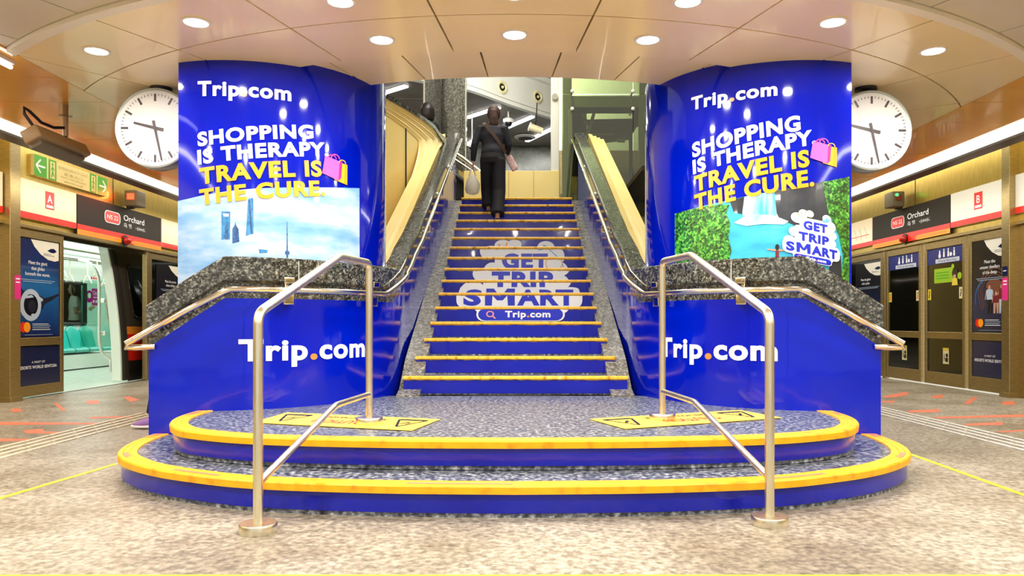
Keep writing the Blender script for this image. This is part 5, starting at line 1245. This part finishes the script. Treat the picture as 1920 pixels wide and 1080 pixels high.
# lower far wall seen past the balustrades
b = MB(); b.bb(-4.0, -1.36, 11.6, 11.65, 0, 2.6); b.bb(1.36, 4.6, 14.3, 14.35, 0, 7.6); struct('wall_stairwell', b, 'cream')
# ================================================================== PEOPLE
M['skin'] = mat('skin', (196, 142, 112), .5); M['hair_brown'] = noisy('dark brown hair', [(.3, (36, 22, 18)), (.7, (84, 52, 42))], 40, 3, .65, stretch=(3, 3, .3)); M['hair_dark'] = mat('near black hair', (30, 22, 22), .4)
M['navy_top'] = noisy('dark navy jersey', [(.3, (12, 12, 24)), (.7, (24, 24, 38))], 12, 3, .8); M['black_trousers'] = noisy('black wide trousers', [(.3, (8, 8, 14)), (.7, (18, 18, 26))], 10, 3, .8)
M['white_top'] = mat('white cotton top', (222, 222, 212), .7); M['strap'] = mat('brown strap', (76, 50, 44), .5); M['shoe_black'] = mat('black shoe', (20, 18, 24), .4)
M['shoe_white'] = mat('white trainer sole', (236, 228, 226), .5); M['shoe_purple'] = mat('purple trainer upper', (150, 110, 178), .6); M['plastic'] = mat('thin white plastic bag', (222, 220, 214), .3, alpha=.62)
M['pouch'] = noisy('pink and white floral pouch', [(.35, (240, 226, 220)), (.5, (236, 190, 190)), (.7, (222, 120, 130))], 28, 3, .4); M['eye'] = mat('eye', (30, 22, 18), .2); M['lips'] = mat('lips', (160, 84, 76), .5)
def remeshed(name, mb, m, parent, vox=.011, smooth=6):
    me = bpy.data.meshes.new('tmp'); me.from_pydata(mb.v, [], mb.f); bm = bmesh.new(); bm.from_mesh(me); bmesh.ops.recalc_face_normals(bm, faces=bm.faces); bm.to_mesh(me); bm.free()
    o = bpy.data.objects.new('tmp', me); COL.objects.link(o)
    r = o.modifiers.new('r', 'REMESH'); r.mode = 'VOXEL'; r.voxel_size = vox
    sm = o.modifiers.new('s', 'SMOOTH'); sm.factor = .5; sm.iterations = smooth
    bpy.context.view_layer.update(); dg = bpy.context.evaluated_depsgraph_get(); me2 = bpy.data.meshes.new_from_object(o.evaluated_get(dg)); bpy.data.objects.remove(o)
    off = origin(parent)
    for v in me2.vertices: v.co -= off
    for p in me2.polygons: p.use_smooth = True
    me2.materials.clear(); me2.materials.append(M[m]); o = bpy.data.objects.new(name, me2); COL.objects.link(o); o.parent = parent; return o
V = Vector
def person(name_label, J, hairm, topm, legm, shoes, vox=.011, wide=1.0, hairlen=.25, sleeve=1.0, facing=0, shoe_mats=None, pony=True):
    """J: joint positions. across = left-right unit vector of the body"""
    t = thing('person', name_label, 'person', V((J['pelvis'].x, J['pelvis'].y, min(J['footL'].z, J['footR'].z)-.0)))
    ax = J['across']; f = V((0, 0, 1)).cross(ax).normalized()      # f: facing direction
    if J.get('front'): f = J['front']
    b = MB(); pel, ch, nk, hd = J['pelvis'], J['chest'], J['neck'], J['head']
    b.limb([(pel+V((0, 0, -.09)), .13, .10, ax), (pel, .165, .115, ax), (pel.lerp(ch, .45), .125, .09, ax), (ch, .15, .10, ax), (nk.lerp(ch, .25), .16, .085, ax), (nk, .06, .055, ax), (nk+V((0, 0, .05)), .05, .05, ax)])
    b.limb([(nk-V((0, 0, .03)), .052, .055, ax), (nk.lerp(hd, .5), .048, .055, ax), (hd, .05, .06, ax)])
    # head with face
    b.ball(hd+V((0, 0, .02)), .1, None, (.78, .92, 1.12), 20, 14); b.ball(hd+f*.03-V((0, 0, .055)), .06, None, (.9, .9, .9)); b.limb([(hd+f*.085+V((0, 0, .02)), .008, .008, ax), (hd+f*.107-V((0, 0, .012)), .014, .012, ax), (hd+f*.088-V((0, 0, .02)), .012, .01, ax)], 8)
    for s in (-1, 1): b.ball(hd+ax*.078*s, .022, None, (.5, .9, 1.4), 8, 6)
    for s, S in ((-1, 'L'), (1, 'R')):
        sh, el, wr, hp, kn, an, ft = (J[k+S] for k in ('shoulder', 'elbow', 'wrist', 'hip', 'knee', 'ankle', 'foot'))
        b.limb([(sh, .05, .05, f), (sh.lerp(el, .3), .046, .044, f), (el, .036, .036, f), (el.lerp(wr, .3), .037, .035, f), (wr, .025, .021, f)], 12)
        b.limb([(hp+V((0, 0, .03)), .085, .085, ax), (hp.lerp(kn, .4), .075, .078, ax), (kn, .052, .055, ax), (kn.lerp(an, .3), .052, .056, ax), (kn.lerp(an, .75), .036, .038, ax), (an, .033, .036, ax)], 14)
        toe = J.get('toe'+S, ft+f*.16); b.limb([(an-V((0, 0, .01)), .032, .034, ax), (ft-f*.03+V((0, 0, .035)), .033, .035, ax), (ft.lerp(toe, .5)+V((0, 0, .03)), .038, .028, ax), (toe+V((0, 0, .02)), .032, .016, ax)], 12)
        d = (wr-el).normalized(); hd_ = J.get('hand'+S, d); n_ = f if abs(hd_.dot(f)) < .8 else V((0, 0, -1)); side = hd_.cross(n_).normalized()
        b.limb([(wr, .025, .018, n_), (wr+hd_*.035, .038, .016, n_), (wr+hd_*.085, .042, .015, n_)], 10)
        for k, (off, L) in enumerate(((.032, .062), (.011, .072), (-.011, .067), (-.031, .052))):
            base = wr+hd_*.078+n_*off; curl = side*(-s)*.5
            b.limb([(base, .0085, .0085, n_), (base+hd_*L*.5, .008, .008, n_), (base+hd_*L*.8+curl*L*.5, .007, .007, n_), (base+hd_*L*.85+curl*L*.9, .006, .006, n_)], 8)
        tb = wr+hd_*.03+n_*.03; b.limb([(tb, .011, .011, hd_), (tb+n_*.028+hd_*.02, .0095, .0095, hd_), (tb+n_*.038+hd_*.048, .008, .008, hd_)], 8)
    remeshed('body', b, 'skin', t, vox*.75, 3)
    # eyes and mouth
    a = MB()
    for s in (-1, 1): a.ball(hd+f*.083+ax*.032*s+V((0, 0, .022)), .011, None, (1, 1, .7), 10, 8)
    obj('eyes', a, 'eye', t, True); a = MB(); a.limb([(hd+f*.083-V((0, 0, .05))-ax*.022, .004, .004, f), (hd+f*.089-V((0, 0, .05)), .008, .007, f), (hd+f*.083-V((0, 0, .05))+ax*.022, .004, .004, f)], 8); obj('mouth', a, 'lips', t, True)
    # hair
    h = MB(); h.ball(hd-f*.02+V((0, 0, .035)), .112, None, (.86, .98, 1.1), 20, 14)
    if pony:
        h.limb([(hd-f*.09+V((0, 0, .05)), .055, .05, ax), (hd-f*.11-V((0, 0, .06)), .062, .045, ax), (hd-f*.11-V((0, 0, .06+hairlen*.5)), .068, .038, ax), (hd-f*.10-V((0, 0, .06+hairlen)), .035, .02, ax), (hd-f*.10-V((0, 0, .10+hairlen)), .01, .01, ax)], 12)
    else:
        h.limb([(hd-f*.04+V((0, 0, .10)), .085, .08, ax), (hd-f*.04+V((0, 0, .03)), .125, .10, ax), (hd-f*.05-V((0, 0, .08)), .13, .085, ax), (hd-f*.06-V((0, 0, .15)), .10, .06, ax)], 14)
    for v in h.v:
        rel = v-hd
        if rel.dot(f) > .035: v -= f*(rel.dot(f)-.035)
    remeshed('hair', h, hairm, t, vox, 3)
    # top
    c = MB()
    c.limb([(pel+V((0, 0, .02)), .172, .128, ax), (pel+V((0, 0, .06)), .168, .125, ax), (pel.lerp(ch, .5), .148, .11, ax), (ch, .175, .122, ax), (ch.lerp(nk, .55), .18, .105, ax), (nk-V((0, 0, .03)), .125, .085, ax), (nk+V((0, 0, .015)), .064, .064, ax)], 22)
    for S in 'LR':
        sh, el, wr = (J[k+S] for k in ('shoulder', 'elbow', 'wrist')); we = el.lerp(wr, sleeve) if sleeve > 0 else sh.lerp(el, -sleeve)
        sec = [(sh.lerp(ch.lerp(nk, .5), .35), .07, .07, f), (sh, .068, .066, f), (sh.lerp(el, .5), .060, .058, f)]
        sec += [(el, .053, .05, f), (el.lerp(wr, .4), .05, .047, f), (we-(wr-el)*.05, .038, .034, f)] if sleeve > 0 else [(we, .062, .06, f)]
        c.limb(sec, 14)
    remeshed('top', c, topm, t, vox, 4)
    # trousers
    c = MB(); c.limb([(pel-V((0, 0, .12)), .17, .13, ax), (pel-V((0, 0, .04)), .182, .142, ax), (pel+V((0, 0, .03)), .168, .126, ax), (pel+V((0, 0, .07)), .150, .112, ax)], 20)
    for S in 'LR':
        hp, kn, an = (J[k+S] for k in ('hip', 'knee', 'ankle'))
        c.limb([(hp+V((0, 0, .03)), .098, .11, ax), (hp.lerp(kn, .4), .094, .10, ax), (kn, .082*wide, .088*wide, ax), (kn.lerp(an, .5), .08*wide, .084*wide, ax), (kn.lerp(an, .97), .078*wide*wide, .082*wide*wide, ax)], 16)
    remeshed('trousers', c, legm, t, vox, 4)
    for S in 'LR':
        an, ft = J['ankle'+S], J['foot'+S]; toe = J.get('toe'+S, ft+f*.16); w_ = (toe-ft).normalized()
        if shoes == 'flat':
            c = MB(); c.limb([(ft-w_*.055+V((0, 0, .028)), .03, .02, ax), (ft-w_*.02+V((0, 0, .026)), .038, .026, ax), (ft.lerp(toe, .5)+V((0, 0, .024)), .043, .024, ax), (toe+V((0, 0, .022)), .038, .022, ax), (toe+w_*.03+V((0, 0, .016)), .018, .012, ax)], 14)
            remeshed('shoe', c, 'shoe_black', t, .007, 3)
        else:
            c = MB(); c.limb([(ft-w_*.06+V((0, 0, .05)), .03, .03, ax), (ft-w_*.02+V((0, 0, .06)), .043, .05, ax), (ft.lerp(toe, .45)+V((0, 0, .052)), .046, .04, ax), (toe+V((0, 0, .038)), .042, .028, ax), (toe+w_*.04+V((0, 0, .03)), .02, .014, ax)], 14)
            u = remeshed('shoe', c, 'shoe_purple', t, .006, 3)
            c = MB(); c.limb([(ft-w_*.075+V((0, 0, .024)), .034, .022, ax), (ft-w_*.02+V((0, 0, .022)), .05, .022, ax), (ft.lerp(toe, .5)+V((0, 0, .020)), .047, .018, ax), (toe+V((0, 0, .022)), .049, .020, ax), (toe+w_*.055+V((0, 0, .024)), .02, .012, ax)], 16); remeshed('sole', c, 'shoe_white', t, .006, 2)
    return t, f
# --- woman climbing the stairs, seen from behind
AX = V((1, 0, 0)); z13, z14 = zn(13), zn(14)
J = dict(across=AX, front=V((0, 1, 0)), pelvis=V((-.335, 10.52, 3.27)), chest=V((-.345, 10.56, 3.55)), neck=V((-.345, 10.60, 3.735)), head=V((-.325, 10.64, 3.865)),
         shoulderL=V((-.52, 10.56, 3.66)), elbowL=V((-.595, 10.50, 3.42)), wristL=V((-.615, 10.53, 3.19)), shoulderR=V((-.17, 10.56, 3.66)), elbowR=V((-.115, 10.55, 3.43)), wristR=V((-.13, 10.75, 3.36)),
         hipL=V((-.42, 10.52, 3.18)), hipR=V((-.25, 10.50, 3.18)), kneeL=V((-.42, 10.66, 2.83)), kneeR=V((-.245, 10.47, 2.76)), ankleL=V((-.40, 10.62, 2.565)), ankleR=V((-.265, 10.36, 2.42)),
         footL=V((-.40, 10.61, z14-.005)), footR=V((-.265, 10.36, z13-.005)), handL=V((0, .1, -1)).normalized(), handR=V((.1, .9, -.2)).normalized())
wm, wf = person('person in dark navy top and wide black trousers climbing the stairs, seen from behind', J, 'hair_brown', 'navy_top', 'black_trousers', 'flat', .010, 1.12, .16)
b = MB(); pth = [V((-.47, 10.50, 3.73)), V((-.44, 10.445, 3.70)), V((-.36, 10.425, 3.60)), V((-.27, 10.425, 3.48)), V((-.20, 10.43, 3.38)), V((-.16, 10.47, 3.31))]
b.loft([[p+V((-.02, 0, -.012)), p+V((.02, 0, .012)), p+V((.02, .006, .012)), p+V((-.02, .006, -.012))] for p in pth], None, True, True); obj('bag_strap', b, 'strap', wm, True)
t = thing('plastic_bag', 'thin white plastic carrier bag hanging from the left hand of the climbing person', 'bag', (-.62, 10.53, 2.72))
b = MB(); rows = []
for z, w_, d in ((2.73, .05, .04), (2.75, .10, .07), (2.80, .125, .085), (2.88, .12, .08), (2.95, .085, .06), (3.0, .05, .04)):
    rows.append([V((-.622+.82*w_*cos(2*pi*k/24)*(1+.08*sin(5*k+z*40)), 10.53+d*sin(2*pi*k/24)*(1+.1*cos(4*k+z*30)), z)) for k in range(24)])
b.loft(rows, None, True, False); b.add(rows[0], [tuple(range(24))]); obj('bag_body', b, 'plastic', t, True)
b = MB()
for s in (-1, 1): b.tube([V((-.625+.045*s, 10.53, 2.99)), V((-.622+.03*s, 10.53, 3.06)), V((-.618+.008*s, 10.54, 3.12))], [.016, .01, .008], 10)
obj('bag_handle', b, 'plastic', t, True)
t = thing('floral_pouch', 'pink and white floral pouch held at the right side of the climbing person', 'pouch', (-.06, 10.62, 3.12))
b = MB(); R = Matrix.Rotation(radians(-24), 3, 'Y'); b.bevel_box((-.07, 10.66, 3.20), (.10, .05, .23), .022, None, Matrix.Rotation(radians(28), 3, 'Y').inverted()); obj('pouch_body', b, 'pouch', t, True)
b = MB(); b.tube([V((-.115, 10.66, 3.30)), V((-.125, 10.70, 3.35)), V((-.10, 10.68, 3.31))], .008, 8); obj('pouch_loop', b, 'strap', t, True)
# --- person up on the landing, behind the cream parapet
def standing(x, y, z, h, fx, fy, arms=None):
    f = V((fx, fy, 0)).normalized(); ax = f.cross(V((0, 0, 1))); k = h/1.66; P = lambda a, b_, c: V((x, y, z))+ax*a*k+f*b_*k+V((0, 0, c*k))
    return dict(across=ax, front=f, pelvis=P(0, 0, .93), chest=P(0, 0, 1.22), neck=P(0, .01, 1.40), head=P(0, .03, 1.54), shoulderL=P(-.17, 0, 1.34), elbowL=P(-.22, -.02, 1.08), wristL=P(-.2, .1, .86), shoulderR=P(.17, 0, 1.34), elbowR=P(.22, -.02, 1.08), wristR=P(.2, .1, .86),
                hipL=P(-.085, 0, .86), hipR=P(.085, 0, .86), kneeL=P(-.09, .02, .48), kneeR=P(.09, .04, .48), ankleL=P(-.09, -.02, .08), ankleR=P(.09, .02, .08), footL=P(-.09, 0, 0), footR=P(.09, .03, 0))
person('person with dark hair and dark jacket behind the cream parapet, only head and shoulders visible', standing(-1.47, 12.25, 2.79, 1.72, -.75, .65), 'hair_dark', 'navy_top', 'black_trousers', 'flat', .014, 1, .1, pony=False)
# --- figure placed behind the train window to stand in for a reflection
J = standing(-9.48, 16.0, -.12, 1.9, -.8, -.5); J['wristR'] = J['elbowR']+V((.12, .18, .08)); J['wristL'] = J['elbowL']+V((.2, .1, .1))
person('person in a white short sleeved top set behind the train window as a reflection', J, 'hair_dark', 'white_top', 'black_trousers', 'flat', .014, 1, .1, sleeve=-.6, pony=False)
# --- person sitting on the floor step beside the left base wall, only shin and trainer in view
bx = -3.25; by = 6.62
J = dict(across=V((0, -1, 0)), front=V((-1, 0, 0)), pelvis=V((-2.72, by, .50)), chest=V((-2.68, by, .80)), neck=V((-2.70, by, .99)), head=V((-2.74, by, 1.13)) ,
         shoulderL=V((-2.69, by+.17, .92)), elbowL=V((-2.78, by+.2, .68)), wristL=V((-2.98, by+.12, .62)), shoulderR=V((-2.69, by-.17, .92)), elbowR=V((-2.78, by-.2, .68)), wristR=V((-2.98, by-.12, .62)),
         hipL=V((-2.74, by+.1, .47)), hipR=V((-2.74, by-.1, .47)), kneeL=V((-3.02, by+.14, .46)), kneeR=V((-3.07, by-.12, .46)), ankleL=V((-3.02, by+.16, .10)), ankleR=V((-3.16, by-.12, .115)), footL=V((-3.03, by+.16, 0)), footR=V((-3.17, by-.12, .0)),
         toeL=V((-3.17, by+.16, 0)), toeR=V((-3.29, by-.12, 0)), handL=V((-1, 0, -.2)).normalized(), handR=V((-1, 0, -.2)).normalized())
person('seated person behind the left blue wall, only a black trouser leg and purple trainer visible', J, 'hair_dark', 'navy_top', 'black_trousers', 'trainer', .010, .82, .1, pony=False)
t = thing('stool', 'low stool hidden behind the left blue wall', 'stool', (-2.74, by, 0)); b = MB(); b.bevel_box((-2.74, by, .355), (.34, .34, .04), .01); obj('seat', b, 'grey_box', t, True)
for sx in (-1, 1):
    for sy in (-1, 1): b = MB(); b.cyl((-2.74+.13*sx, by+.13*sy, 0), (-2.74+.13*sx, by+.13*sy, .34), .015, 12); obj('leg', b, 'chrome', t)
